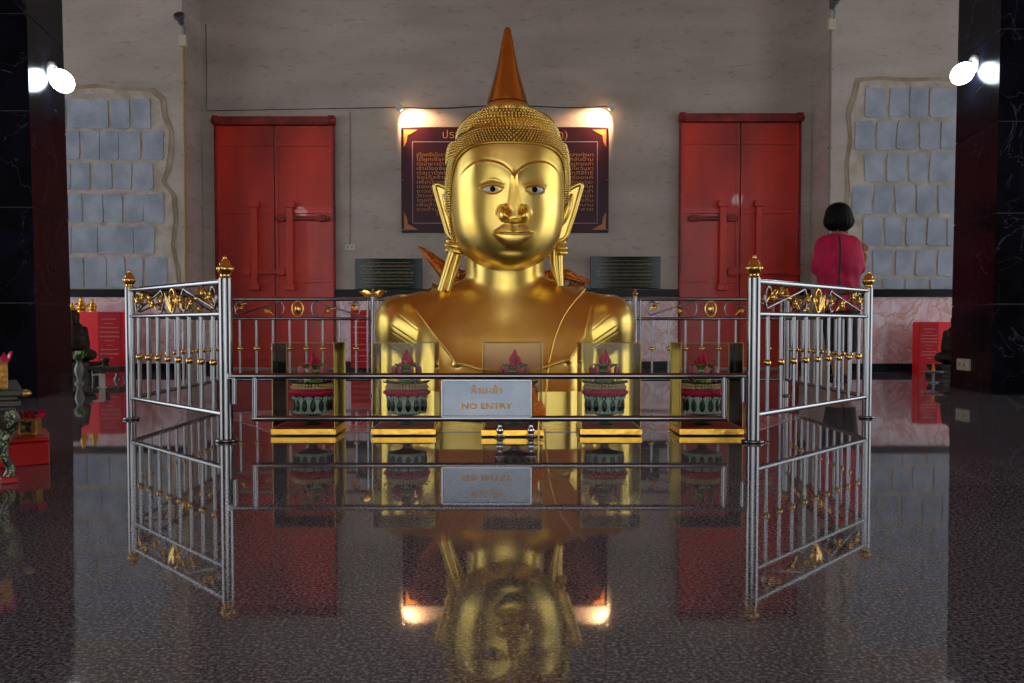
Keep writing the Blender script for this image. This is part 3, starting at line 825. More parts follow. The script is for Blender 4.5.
def gold_leafs(m, x, z, s, flip=1):
    for ang, l in ((20, 1), (75, .8), (140, .9), (200, .7)):
        q = math.radians(ang); dx, dz = math.cos(q)*flip*s*l, math.sin(q)*s*l
        m.leaf((x, -.004, z), (x+dx, -.008, z+dz), s*.32, s*.25, (0, -1, .3), .002)
    m.ball((x, -.006, z), s*.28, 8, 5)
def curve_pts(fn, n): return [fn(i/n) for i in range(n+1)]
PRD = {'nl': .0265, 'nr': .0265, 'fl': .023, 'fr': .023, 'bl': .02, 'br': .02, 'il': .016, 'ir': .016}
def panel(a, b, nb, lab, heavy=True, nm='steel_railing', ra=.03, rb=.03, short=0):
    A_, B_ = PN[a], PN[b]; d = B_-A_; Ln = math.hypot(d.x, d.y); rz = math.atan2(d.y, d.x)
    t = thing(nm, lab, 'railing', A_, rz, 'steel panels of the fence round the statue')
    x0, x1 = ra, Ln-rb
    rr = .0105
    def rail(z, nme, r=rr, xa=PRD[a]-.001, xb=Ln-PRD[b]+.001): m = MB(); m.tube([(xa, 0, z), (xb, 0, z)], r, 14); return m.build(nme, steel, t)
    rail(ZR, 'top_rail', .0125); rail(ZU, 'middle_rail', .0105); rail(ZB, 'bottom_rail', .0115)
    for x in (x0+.004, x1-.004):
        m = MB(); m.tube([(x, 0, ZB), (x, 0, ZR)], .009, 12); m.build('stile', steel, t)
    for i in range(nb):
        x = x0+(x1-x0)*(i+.75)/(nb+.5)
        m = MB(); m.tube([(x, 0, ZB), (x, 0, ZU)], .0078, 10); bl = m.build('baluster', steel, t)
        m = MB(); m.ball((x, 0, ZG), (.0160, .0160, .0155), 14, 10); m.ball((x+.016, 0, ZG+.003), .007, 8, 6); m.ball((x-.016, 0, ZG+.003), .007, 8, 6); m.build('ball_collar', brass, bl, 'brass ball on the bar')
    # scroll frieze
    zc = (ZU+ZR)/2; h = (ZR-ZU)/2-.014; W = (x1-x0)
    def S(x, z): return (x, 0, z)
    for s in (-1, 1):
        m = MB(); cx = (x0+x1)/2; xo = cx+s*W*.44; xi = cx+s*W*.12
        rad = h*.95
        pts = []
        # outer hook, up round the outside and down
        for k in range(15):
            q = math.radians(-60+k*(240/14.)); pts.append(S(xo-s*rad*.55+s*rad*.62*math.cos(q)*1.0, zc+rad*math.sin(q)*.98))
        pts = pts[::-1][2:]
        tail = []
        for k in range(15):
            q = math.radians(120-k*(240/14.)); tail.append(S(xi+s*rad*.2-s*rad*.62*math.cos(q)*1.0, zc+rad*math.sin(q)*.98))
        m.tube(pts+tail, .0055, 8); m.build('scroll_bar', steel, t)
    m = MB(); cx = (x0+x1)/2
    m.tube([(cx+h*.72*math.cos(q), 0, zc+h*1.0*math.sin(q)) for q in np.linspace(0, 2*PI, 25)[:-1]], .006, 8, True)
    m.ball((cx, -.003, zc), (h*.42, .012, h*.6), 14, 8)
    if heavy:
        for s in (-1, 1): m.leaf((cx, -.01, zc-h*.8), (cx+s*h*.6, -.012, zc+h*.75), h*.3, .012, (0, -1, 0), .002)
    m.build('medallion', brass, t, 'brass oval medallion')
    sc_ = h*(1.05 if heavy else .72)
    for s in (-1, 1):
        m = MB()
        gold_leafs(m, cx+s*W*.40, zc+h*.1, sc_*.8, s); gold_leafs(m, cx+s*W*.215, zc-h*.35, sc_*.75, -s)
        if heavy: gold_leafs(m, cx+s*W*.33, zc+h*.45, sc_*.75, -s); gold_leafs(m, cx+s*W*.11, zc+h*.0, sc_*.7, s)
        for (xa, za, xb_, zb) in ((.44, -.3, .36, .75), (.17, -.8, .27, .1)):
            m.tube([(cx+s*W*(xa+(xb_-xa)*k/6), -.004, zc+h*(za+(zb-za)*k/6)+h*.25*math.sin(PI*k/6)) for k in range(7)], [.003+.004*math.sin(PI*k/6) for k in range(7)], 6)
        m.build('leaf_scroll', brass, t, 'gilded curling leaves')
    return t
panel('fl', 'nl', 8, 'near left fence panel angled towards the camera, left of the barrier')
panel('nr', 'fr', 9, 'near right fence panel angled away, in front of the woman', True)
panel('bl', 'fl', 11, 'left side fence panel seen through the near left panel')
panel('fr', 'br', 11, 'right side fence panel seen through the near right panel')
panel('bl', 'il', 8, 'rear fence panel in front of the left red door', False)
panel('ir', 'br', 8, 'rear fence panel in front of the right red door', False)
panel('il', 'ir', 14, 'rear middle fence panel hidden behind the golden statue', False)

# ------------------------------------------------------------------ low barrier rail + sign
YF = (PN['nl'].y+PN['nr'].y)/2
bar = thing('barrier_rail', 'low horizontal steel barrier rail joining the two thick near posts', 'barrier', (0, YF, 0))
def B(px, py): q = at(px, py, YF); return (q.x, 0, q.z)
m = MB(); r = .0125
m.tube([B(229, 376), B(749, 376)], r, 16); m.build('top_bar', steel, bar)
m = MB(); m.tube([B(234.5, 376), B(234.5, 404)], r*.9, 12); m.build('end_bracket', steel, bar)
m = MB(); m.tube([B(743, 376), B(743, 402)], r*.9, 12); m.build('end_bracket', steel, bar)
m = MB(); m.tube([B(255, 376), B(255, 418.5)], r*.95, 12); m.build('upright', steel, bar)
m = MB(); m.tube([B(724, 376), B(724, 418.5)], r*.95, 12); m.build('upright', steel, bar)
m = MB(); m.tube([B(252.5, 418.5), B(726.5, 418.5)], r*.95, 16); m.build('lower_bar', steel, bar)
# end lugs welded to the posts
for px in (229, 749):
    q = B(px, 376); m = MB(); m.box((q[0], 0, q[2]), (.03, .02, .02)); m.build('lug', steel, bar)
p0, p1 = B(442.5, 380.5), B(530.5, 416.5)
sg = thing('no_entry_sign', 'blue-grey metal sign with ochre Thai and NO ENTRY lettering fixed between the barrier bars', 'sign', ((p0[0]+p1[0])/2, YF, (p0[2]+p1[2])/2))
W = p1[0]-p0[0]; H = p0[2]-p1[2]
m = MB(); m.box((0, .006, 0), (W, .008, H)); m.build('plate', signm, sg, bevel=.002)
m = MB(); m.box((0, 0, H/2+.001), (W, .022, .005)); m.box((0, 0, -H/2-.001), (W, .022, .005)); m.box((-W/2-.002, 0, 0), (.006, .022, H)); m.box((W/2+.002, 0, 0), (.006, .022, H)); m.build('edge_frame', steel, sg)
text('ห้ามเข้า', .042, signtext, 'thai_lettering', sg, (0, .001, H*.22), .125, bold=.0006)
text('NO ENTRY', .034, signtext, 'english_lettering', sg, (0, .001, -H*.22), .205, bold=.0007)

# ------------------------------------------------------------------ offering cases
K = 1/232.
def offering(zb, parent=None, loc=(0, 0, 0)):
    t = D.objects.new('flower_offering', None); COL.objects.link(t); t.location = loc
    Z = lambda py: (428-py)*K
    m = MB(); m.lathe([(9*K, 0), (9.5*K, 1.2*K), (5*K, 3*K), (4*K, 6*K), (7*K, 9*K), (15*K, 11.5*K), (17*K, 13*K)], 24); m.build('pedestal', leafd, t)
    m = MB(); m.lathe([(17*K, 12*K), (18*K, 14*K), (18.5*K, 26*K), (19*K, 29*K)], 32)
    m.build('basket', mint, t)
    m = MB()
    for j in range(14):
        q = 2*PI*j/14; m.m = Matrix.Rotation(q, 4, 'Z'); m.ball((19.2*K, 0, 20*K), (1.6*K, 3.0*K, 6.0*K), 10, 8)
        m.leaf((19.5*K, 0, 26*K), (21*K, 0, 31*K), 2.6*K, .002, (1, 0, 0))
    m.build('oval_petals', leafd, t, 'black-green oval petals round the rim')
    m = MB()
    for j in range(40):
        q = 2*PI*j/40; m.ball((20*K*math.cos(q), 20*K*math.sin(q), 27.8*K), (1.3*K, 1.3*K, 1.6*K), 6, 4); m.ball((19*K*math.cos(q), 19*K*math.sin(q), 13*K), (1.2*K, 1.2*K, 1.6*K), 6, 4)
    m.build('leaf_beads', mint, t)
    m = MB(); m.lathe([(19*K, 29.5*K), (22*K, 30.5*K), (23*K, 33*K), (22*K, 35.5*K), (18*K, 36*K)], 36)
    for j in range(36):
        q = 2*PI*j/36; m.ball((22.6*K*math.cos(q), 22.6*K*math.sin(q), 33*K), 1.7*K, 6, 5)
    m.build('pink_garland', pink, t)
    m = MB()
    for j in range(38):
        q = 2*PI*j/38; m.ball((20.5*K*math.cos(q), 20.5*K*math.sin(q), 38.2*K), 1.8*K, 6, 5); m.ball((19*K*math.cos(q), 19*K*math.sin(q), 41*K), 1.5*K, 6, 5)
    m.build('bead_garland', cream, t)
    m = MB(); m.lathe([(18*K, 36*K), (18*K, 42*K), (6*K, 43*K)], 24)
    for j in range(8):
        q = 2*PI*j/8; c, s = math.cos(q), math.sin(q)
        m.leaf((12*K*c, 12*K*s, 42*K), (25*K*c, 25*K*s, 49*K), 4.2*K, -4*K, (0, 0, 1)); m.leaf((10*K*c, 10*K*s, 43*K), (18*K*c, 18*K*s, 45.5*K), 4.5*K, -2*K, (0, 0, 1))
    m.build('pointed_leaves', leafd, t)
    m = MB(); m.lathe([(9*K, 43*K), (8*K, 45*K), (8*K, 49*K), (9.5*K, 50*K), (6.5*K, 51.5*K), (6*K, 59*K)], 20); m.build('leaf_tower', leafg, t)
    m = MB(); m.lathe([(8.6*K, 46*K), (8.8*K, 47*K), (8.6*K, 48.2*K)], 20); m.lathe([(6.6*K, 54*K), (6.8*K, 55*K), (6.6*K, 56*K)], 20); m.build('pale_band', mint, t)
    m = MB()
    for j in range(7):
        q = 2*PI*j/7+.3; c, s = math.cos(q), math.sin(q)
        m.tube([(14*K*c, 14*K*s, 44*K), (13.5*K*c, 13.5*K*s, 50*K)], .7*K, 6); m.ball((13.5*K*c, 13.5*K*s, 54*K), (2.6*K, 2.6*K, 6.5*K), 10, 8)
    m.build('lotus_bud', palepink, t)
    m = MB()
    for j in range(10):
        q = 2*PI*j/10; c, s = math.cos(q), math.sin(q); m.leaf((3*K*c, 3*K*s, 58*K), (13*K*c, 13*K*s, 59.5*K), 3.6*K, 2.5*K, (0, 0, 1))
    m.build('green_leaves', leafg, t)
    m = MB()
    rr_ = random.Random(3)
    for j in range(26):
        h = rr_.random(); q = j*2.4; R_ = (1-h)*(8.5 if j % 3 else 5)*K; m.ball((R_*math.cos(q), R_*math.sin(q), (60+h*13)*K), (2.0*K, 2.0*K, 2.9*K), 7, 5)
    m.ball((0, 0, 74*K), (1.6*K, 1.6*K, 3*K), 8, 6)
    m.build('pink_flowers', pink, t)
    return t
def make_case(x, w, dz, y0, y1, ztop, lab):
    t = thing('display_case', lab, 'display case', (x, y0, SZ), 0, 'glass offering cases in a row before the statue')
    m = MB(); hw = w/2; d = y1-y0
    vs = [(-hw+.006, .006, 0), (hw-.006, .006, 0), (hw-.006, d-.006, 0), (-hw+.006, d-.006, 0), (-hw, 0, .004), (hw, 0, .004), (hw, d, .004), (-hw, d, .004), (-hw, 0, .026), (hw, 0, .026), (hw, d, .026), (-hw, d, .026), (-hw+.01, .01, .030), (hw-.01, .01, .030), (hw-.01, d-.01, .030), (-hw+.01, d-.01, .030)]
    fs = [(3, 2, 1, 0), (12, 13, 14, 15)]+[(4*k+i, 4*k+(i+1) % 4, 4*k+4+(i+1) % 4, 4*k+4+i) for k in range(3) for i in range(4)]
    m.add(vs, fs, False); m.build('gold_base', goldtrim, t)
    m = MB(); m.bb(-hw+.012, hw-.012, .012, d-.012, .0302, .033); m.build('red_lining', redcloth, t)
    m = MB(); g = .0015; a = hw-.006; z0 = .0335
    for c, sz in (((0, .006, (z0+ztop)/2), (2*a, g, ztop-z0)), ((0, d-.006, (z0+ztop)/2), (2*a, g, ztop-z0)), ((-a, d/2, (z0+ztop)/2), (g, d-.012, ztop-z0)), ((a, d/2, (z0+ztop)/2), (g, d-.012, ztop-z0)), ((0, d/2, ztop), (2*a, d-.012, g))): m.box(c, sz)
    m.build('glass_box', glass, t)
    m = MB(); e = .0012
    for sx in (-a, a):
        for yy in (.006, d-.006): m.tube([(sx, yy, z0), (sx, yy, ztop)], e, 6)
        m.tube([(sx, .006, ztop), (sx, d-.006, ztop)], e, 6)
    for yy in (.006, d-.006): m.tube([(-a, yy, ztop), (a, yy, ztop)], e, 6)
    m.build('glass_edge', brassd, t)
    return t
Y0 = floor(512, 436.0).y; CD = .27
proto = offering(0)
cases = [(302.5, 65, 'first', 'leftmost glass case with flower offering, before the left red door'),
         (403, 65, 'second', 'second glass case from left, just left of the NO ENTRY sign'),
         (512.5, 62, 'third', 'middle glass case, mostly behind the NO ENTRY sign'),
         (611.5, 62, 'fourth', 'fourth glass case from left, before the golden shoulder at right'),
         (712.5, 65, 'fifth', 'rightmost glass case, beside the thick near right post')]
zt = at(512, 343, Y0).z
for i, (px, w, _, lab) in enumerate(cases):
    yy = Y0+(0 if i != 2 else -.04)*1
    xx = (px-512)/F*Y0
    make_case(xx, w/F*Y0, 0, yy, yy+CD, zt-SZ, lab)
    o = proto if i == 0 else copy_tree(proto)
    dx = {0: .012, 1: .0, 2: .01, 3: -.014, 4: -.012}[i]
    o.location = (xx+dx, yy+CD*.5, SZ+.0332); o.rotation_euler = (0, 0, [0, .4, 1.1, 1.9, 2.7][i])
    tag(o, ['tiered pink and green flower offering inside the leftmost glass case', 'tiered pink and green flower offering in the case left of the sign', 'tiered flower offering in the middle case, its pink tip above the sign',
            'tiered pink and green flower offering in the case right of the sign', 'tiered pink and green flower offering inside the rightmost glass case'][i], 'flower offering', 'tiered flower offerings inside the glass cases')

# silver candlesticks before the middle case, orange garland
for px, lab in ((500, 'left silver candlestick under the NO ENTRY sign'), (531, 'right silver candlestick under the end of the NO ENTRY sign')):
    p = floor(px, 438.2); 
    m = MB(); m.lathe([(.016, 0), (.017, .004), (.010, .008), (.007, .014), (.012, .021), (.014, .028), (.009, .036), (.006, .044), (.012, .054), (.019, .058), (.019, .062), (.008, .068), (.007, .085)], 24)
    for i_ in range(len(m.v)): m.v[i_] = tuple(c*1.25 for c in m.v[i_])
    tag(m.build('candlestick', silver, loc=(p.x, p.y, 0)), lab, 'candlestick', 'silver candlesticks before the middle case')
p = floor(538.5, 441); gm = thing('orange_garland', 'orange marigold garland draped on a stand at the right end of the NO ENTRY sign', 'garland', (p.x, p.y+.0, 0))
m = MB(); m.lathe([(.02, 0), (.02, .004), (.004, .008), (.004, .085), (.006, .20)], 16); m.build('stand_rod', brassd, gm)
m = MB()
for k, (xs, rad) in enumerate(((-.024, .010), (-.010, .013), (.004, .013), (.016, .012))):
    top = (-.030, 0, .225); pts = [top]
    for i in range(1, 9):
        u = i/8; pts.append((top[0]+(xs-top[0])*min(1, u*1.3)+.006*math.sin(PI*u), -.004*math.sin(PI*u)+.004*k, .225-.135*u))
    m.tube(pts, [.004]+[rad*(.4+.6*min(1, i/5)) for i in range(1, 9)], 10)
m.build('marigold_strands', orange, gm)
m = MB(); m.ball((-.030, 0, .228), .008, 8, 6); m.build('garland_tie', redcloth, gm, 'dark red tie')

# ------------------------------------------------------------------ wall furniture
# long maroon text board, behind the head
c0 = at(401, 127, YW-.03); c1 = at(608.5, 232.5, YW-.03); W = c1.x-c0.x; H = c0.z-c1.z
bd = thing('history_board', 'large maroon board with gold Thai writing on the wall behind the golden head', 'sign', ((c0.x+c1.x)/2, YW-.003, (c0.z+c1.z)/2))
m = MB(); m.box((0, -.015, 0), (W, .03, H)); m.build('panel', plaqm, bd, bevel=.003)
m = MB(); fw, fh = W*.445, H*.5-.2
for z in (H*.5-.16, -H*.5+.10): m.box((0, -.031, z), (2*fw, .003, .008))
for x in (-fw, fw): m.box((x, -.031, -.03), (.008, .003, H-.26))
m.build('border_line', plaqb, bd)
m = MB()
for sx in (-1, 1):
    for sz in (-1, 1):
        x, z = sx*(W/2-.03), sz*(H/2-.03)
        P_ = [(x, z), (x-sx*.15, z), (x-sx*.10, z-sz*.03), (x-sx*.04, z-sz*.06), (x-sx*.03, z-sz*.13), (x, z-sz*.19)]
        if sx*sz > 0: P_ = P_[::-1]
        m.prism(P_, -.034, -.030)
m.build('corner_ornament', goldtext, bd, 'gold corner flourishes')
m = MB()
for sx in (-1, 1):
    for z in (-H/2+.03, 0, H/2-.03): m.ball((sx*(W/2-.02), -.032, z), .012, 8, 6)
m.build('screw', steel, bd)
text('ประวัติวัดพระทอง (พระผุด)', .12, goldtext, 'title_lettering', bd, (0, -.032, H/2-.085), W*.60)
lines = ['ประวัติความเป็นมาของหลวงพ่อพระผุด', 'เมื่อครั้งโบราณกาลมีเด็กเลี้ยงควายคนหนึ่งนำควายออกไปเลี้ยงที่กลางทุ่งนา', 'ได้ผูกเชือกควายไว้กับสิ่งหนึ่งซึ่งโผล่ขึ้นมาจากพื้นดินแล้วกลับบ้าน', 'ต่อมาชาวบ้านได้พากันมาขุดดูก็พบว่าเป็นพระเกตุมาลาของพระพุทธรูปทองคำ',
 'เจ้าเมืองจึงให้สร้างที่มุงบังแดดฝนไว้เพื่อให้ประชาชนได้กราบไหว้บูชา', 'ต่อมามีพระธุดงค์มาปักกลดเห็นว่าเป็นพระพุทธรูปที่ศักดิ์สิทธิ์', 'จึงได้สร้างวัดขึ้นและก่อพระพุทธรูปสวมทับไว้เพียงครึ่งองค์', 'เพื่อป้องกันมิให้ผู้ใดมาขุดเอาไปและให้เป็นที่เคารพสักการะ',
 'ของพุทธศาสนิกชนทั้งหลายที่เดินทางมาจากทั่วทุกสารทิศ', 'ชาวเมืองต่างเลื่อมใสศรัทธาพากันมานมัสการปิดทองเป็นประจำ', 'วัดแห่งนี้ได้รับการบูรณะซ่อมแซมต่อเนื่องกันมาหลายยุคสมัย', 'โดยท่านเจ้าอาวาสและคณะกรรมการร่วมกับประชาชนในท้องถิ่น',
 'เพื่อสืบทอดพระพุทธศาสนาให้มั่นคงถาวรสืบต่อไปชั่วกาลนาน', 'ขออำนาจคุณพระศรีรัตนตรัยจงคุ้มครองท่านทั้งหลาย', 'ให้มีความสุขความเจริญยิ่งขึ้นไปทุกท่านเทอญ']
text(lines[0], .058, goldtext, 'body_lettering', bd, (0, -.032, H/2-.225), W*.55)
nl = 14
for i in range(nl):
    text(lines[1+i % 14], .050, goldtext, 'body_lettering', bd, (0, -.032, H/2-.30-i*(H-.50)/(nl-1)), W*(.85 if i < nl-1 else .66))
# spot lamps
spots = [(398.5, 107, 1), (612, 106, -1)]
for px, py, s in spots:
    p = at(px, py, YW-.16)
    t = thing('spot_lamp', 'small white spot lamp above the %s corner of the maroon board' % ('left' if s > 0 else 'right'), 'lamp', p, 0, 'pair of warm spot lamps over the board')
    m = MB(); m.tube([(0, .16, .03), (0, .10, .03), (0, .02, .01)], .009, 8); m.lathe([(.03, 0), (.03, .01)], 16, (0, 0, 0)) if 0 else None; m.build('arm', grey, t)
    m = MB(); dv = Vector((s*.50, .62, -.52)).normalized(); q = dv.to_track_quat('-Z', 'Y').to_matrix().to_4x4(); m.m = q
    m.lathe([(.012, .05), (.022, .04), (.026, .02), (.040, -.012), (.042, -.03)], 20); m.build('lamp_shell', white, t)
    m = MB(); m.m = q; m.ball((0, 0, -.036), (.026, .026, .012), 14, 8); m.build('lamp_face', bulbwarm, t)
    l = D.lights.new('spot_light', 'SPOT'); l.energy = 36; l.color = (1, .55, .27); l.spot_size = math.radians(105); l.spot_blend = .5; l.shadow_soft_size = .03
    lo_ = D.objects.new('spot_light', l); COL.objects.link(lo_); lo_.location = p+dv*.06; lo_.rotation_euler = dv.to_track_quat('-Z', 'Y').to_euler()
m = MB(); a, b = at(399, 107, YW-.02), at(611, 106, YW-.02)
m.tube([(a.x+(b.x-a.x)*i/20, YW-.012, a.z+(b.z-a.z)*i/20-.015*math.sin(PI*i/20*3)) for i in range(21)], .006, 6)
a2 = at(207, 111, YW); m.tube([(a2.x, YW-.006, at(207, 24, YW).z), (a2.x, YW-.006, a2.z), (a.x, YW-.006, a.z)], .0045, 6)
tag(m.build('power_cable', iron), 'thin dark cable along the wall linking the two spot lamps', 'cable')
m = MB(); q0, q1 = at(350, 112, YW), at(350, 244, YW); m.tube([(q0.x, YW-.006, q0.z), (q1.x, YW-.006, q1.z)], .0055, 6)
tag(m.build('outlet_cable', mat('dun_cable', lin(165, 145, 120), .6)), 'thin pale cable running down the wall to the small outlet', 'cable')
def outlet(p, lab, w=.11, h=.07, rz=0):
    t = thing('power_outlet', lab, 'outlet', p, rz)
    m = MB(); m.box((0, -.012, 0), (w, .024, h)); m.build('cover', outletm, t, bevel=.005)
    m = MB(); m.box((-w*.2, -.025, 0), (.008, .003, .02)); m.box((w*.2, -.025, 0), (.008, .003, .02)); m.build('socket_slot', blackm, t)
outlet(at(350.3, 247.5, YW), 'small cream outlet on the wall right of the left red door')
pz = at(965.5, 365, PR[0]+.38)
outlet((PR[2]+PR[3]*pz.z-.001, PR[0]+.45, at(965, 364.5, PR[0]+.45).z), 'cream outlet low on the right black pillar', .17, .085, -PI/2)

# green engraved plaques
def plaque(x0, y0, x1, y1, lab):
    a, b = at(x0, y0, YW-.04), at(x1, y1, YW-.04); W, H = b.x-a.x, a.z-b.z
    t = thing('stone_plaque', lab, 'plaque', ((a.x+b.x)/2, YW, (a.z+b.z)/2), 0, 'dark green engraved plaques on the wall')
    m = MB(); m.box((0, -.02, 0), (W, .04, H)); m.build('slab', greenst, t, bevel=.004)
    n = 8
    for i in range(n):
        text(lines[(i*3+int(x0)) % 14], .040, goldtext2, 'engraved_lettering', t, (-W*.02 if i else 0, -.0415, H*.5-.045-i*(H-.08)/(n-1)), W*[.62, .84, .72, .80, .78, .74, .80, .66][i])
plaque(355, 258.5, 422, 289, 'dark green engraved stone plaque left of the golden statue')
plaque(590.5, 256.5, 660.5, 288.5, 'dark green engraved stone plaque right of the golden statue')

# conduits with small spot heads
def conduit(px, ptop, pbot, pm, lab, lab2):
    Y = YS-.02
    t = thing('wall_conduit', lab, 'conduit', at(px, pbot, Y))
    q = at(px, pbot, Y); T = at(px-2 if px < 500 else px+2, ptop, Y)
    m = MB(); m.tube([(0, 0, 0), (T.x-q.x, 0, T.z-q.z)], .013, 10); m.build('pipe', pm, t)
    m = MB()
    for k in (.25, .55, .85): m.box(((T.x-q.x)*k, .005, (T.z-q.z)*k), (.05, .012, .014))
    m.build('clip', grey, t)
    m = MB(); m.box((T.x-q.x, -.01, T.z-q.z+.05), (.075, .05, .11)); m.build('junction_box', outletm, t, bevel=.006)
    h = at(px-5 if px < 500 else px+4, ptop-26, Y-.05)
    s = thing('spotlight_head', lab2, 'lamp', h)
    m = MB(); m.tube([(.02, .05, -.15), (.03, .03, -.06), (0, .0, -.05)], .009, 8); m.lathe([(.03, -.005), (.03, .005)], 16, (0.02, .05, -.16)); m.build('bracket', grey, s)
    m = MB(); m.m = Matrix.Rotation(.9, 4, 'X'); m.lathe([(.018, -.05), (.03, -.04), (.035, .0), (.055, .035), (.055, .06), (.045, .062)], 20); m.build('housing', grey, s)
    m = MB(); m.m = Matrix.Rotation(.9, 4, 'X'); m.lathe([(.044, .058), (.044, .0635)], 20); m.build('lens', blackm, s)
conduit(185.5, 46, 287, pipe_y, 'yellowish pipe running up the wall left of the left red door', 'grey spotlight head above the yellowish pipe, unlit')
conduit(829, 30, 290, pipe_w, 'greyish pipe running up the wall right of the right red door', 'grey spotlight head above the greyish pipe, unlit')

# round pillar lamps
def plamp(P, px, py, bpx, bpy_, lab, sx):
    Y = P[0]+.42; z = at(px, py, Y).z; xf = P[2]+P[3]*z
    bq = at(bpx, bpy_, Y-.02)
    t = thing('pillar_lamp', lab, 'lamp', (xf, Y, z), 0, 'lit white lamps on the black pillars')
    m = MB(); m.m = Matrix.Rotation(PI/2, 4, 'Y'); m.lathe([(.065, -.0), (.062, .02), (.03, .035)] if sx < 0 else [(.03, -.035), (.062, -.02), (.065, 0)], 24); m.build('base_plate', white, t)
    e = Vector((bq.x-xf, bq.y-Y, bq.z-z))
    m = MB(); m.tube([(0, 0, 0), tuple(e*.35+Vector((0, 0, .02))), tuple(e*.7)], [.022, .03, .04], 14); m.build('holder', white, t)
    m = MB(); q = e.to_track_quat('Z', 'Y').to_matrix().to_4x4(); m.m = Matrix.Translation(e) @ q
    m.ball((0, 0, 0), (.072, .072, .092), 24, 16); m.build('bulb', bulbcool, t, 'glowing white globe')
plamp(PL, 47, 71, 62, 81, 'glowing white lamp on the left black pillar', -1)
plamp(PR, 976, 64, 962.5, 73.5, 'glowing white lamp on the right black pillar', 1)

# ------------------------------------------------------------------ gilded altar behind the statue
ab = thing('gilded_altar', 'orange gilded altar with upturned pointed ends behind the golden shoulders', 'altar', (0, 5.42, 0))
YA = 5.42
def A3(px, py, dy=0): q = at(px, py, YA); return (q.x, dy, q.z)
x0, x1 = at(452, 330, YA).x-.05, at(556, 330, YA).x+.05; zt_ = at(500, 290, YA).z
m = MB(); m.bb(x0, x1, -.12, .2, zt_-.05, zt_); m.build('altar_top', orangegold, ab, bevel=.008)
for xx in (x0+.04, x1-.04):
    for yy in (-.08, .16): m = MB(); m.tube([(xx, yy, .004), (xx, yy, zt_-.04)], .025, 10); m.build('leg', redbase, ab)
for s, pts in ((0, [(470, 290), (456, 283), (444, 274), (434, 263), (426, 254), (420, 247.5)]), (1, [(540, 284), (556, 279), (566, 277), (578, 281), (590, 283)])):
    m = MB(); n = len(pts)
    m.tube([A3(*p) for p in pts], [(.075 if s == 0 else .05)*(1-i/(n-1)*.9) for i in range(n)], 12, flat=.7)
    for i in range(n-1):
        for k in range(4):
            u = k/4; a = pts[i]; b = pts[i+1]; x = a[0]+(b[0]-a[0])*u; y = a[1]+(b[1]-a[1])*u
            rr = (.075 if s == 0 else .05)*(1-(i+u)/(n-1)*.9)
            q = A3(x, y); out = Vector((.35 if s == 0 else -.1, 0, 1)).normalized(); q = Vector(q)+out*rr*.8
            m.leaf(tuple(q), tuple(q+out*rr*.55+Vector((-.03 if s == 0 else .03, 0, .005))), rr*.5, .004, (0, -1, 0), .003)
    m.build('upturned_end', orangegold, ab, 'orange gilded pointed end')
for i, (px, py, r) in enumerate([(447, 290, .04), (437, 291, .035), (455, 275, .035), (460, 285, .04), (572, 288, .03), (560, 287, .03), (580, 289, .03)]):
    m = MB(); q = A3(px, py, -.03); m.ball(q, (r, r*.7, r), 10, 7)
    for k in range(6): m.leaf(q, (q[0]+r*1.5*math.cos(k), q[1]-.01, q[2]+r*1.5*math.sin(k)), r*.4, .005, (0, -1, 0), .002)
    m.build('flower_carving', carved, ab, 'gilt flower carving')

# ------------------------------------------------------------------ text board by the rear fence
def red_board(px0, px1, py0, pybase, mt, lab, n=9):
    p = floor((px0+px1)/2, pybase); Y = p.y; w = (px1-px0)/F*Y; h = at(px0, py0, Y).z
    t = thing('text_board', lab, 'sign', (p.x, Y, 0))
    m = MB(); m.box((0, 0, .03+(h-.03)/2), (w, .02, h-.03)); m.build('panel', mt, t, bevel=.002)
    for s in (-1, 1): m = MB(); m.box((s*w*.38, 0, .02), (.03, .10, .04)); m.build('foot', iron, t)
    for i in range(n): text(lines[(i*2+3) % 14][:30], .03, whitetext, 'lettering', t, (0, -.0108, h-.06-i*(h-.16)/(n-1)), w*[.5, .75, .8, .78, .4, .8, .75, .8, .6][i % 9])
red_board(351, 373, 310, 371, redt, 'narrow dark red text board standing behind the rear fence, left of the statue')

# ------------------------------------------------------------------ red cabinets with bronze figures
def bronze_figure(base, sc, lab, faceright=1):
    t = thing('seated_figure', lab, 'statue', base)
    def fn(p):
        d = sd_ell(p, (0, .02, .30), (.13, .10, .20)); d = smin(d, sd_ell(p, (0, 0, .56), (.062, .068, .082)), .02)
        d = smin(d, sd_cap(p, (0, 0, .45), (0, 0, .52), .04), .02)
        for s in (-1, 1):
            d = smin(d, sd_cap(p, (s*.12, .0, .40), (s*.17, -.04, .22), .04, .035), .02); d = smin(d, sd_cap(p, (s*.17, -.05, .2), (0, -.15, .17), .033, .03), .02)
            d = smin(d, sd_cap(p, (s*.08, .02, .12), (s*.25, -.10, .10), .075, .06), .02); d = smin(d, sd_cap(p, (s*.25, -.12, .09), (-s*.08, -.19, .08), .05, .035), .02)
        return smin(d, sd_ell(p, (0, .0, .08), (.24, .17, .08)), .03)
    vs, fs = star(fn, (0, -.02, .2), .8, np.radians(np.linspace(-89, 89, 90)), 96)
    m = MB(); m.m = Matrix.Translation((0, 0, .16*sc)) @ Matrix.Scale(sc, 4); m.add(vs, fs); m.build('figure', bronze, t)
    m = MB(); m.bb(-.29*sc, .29*sc, -.24*sc, .2*sc, 0, .05*sc); m.bb(-.26*sc, .26*sc, -.22*sc, .18*sc, .05*sc, .12*sc); m.bb(-.28*sc, .28*sc, -.23*sc, .19*sc, .12*sc, .17*sc); m.build('plinth', bronze, t, bevel=.006)
    return t
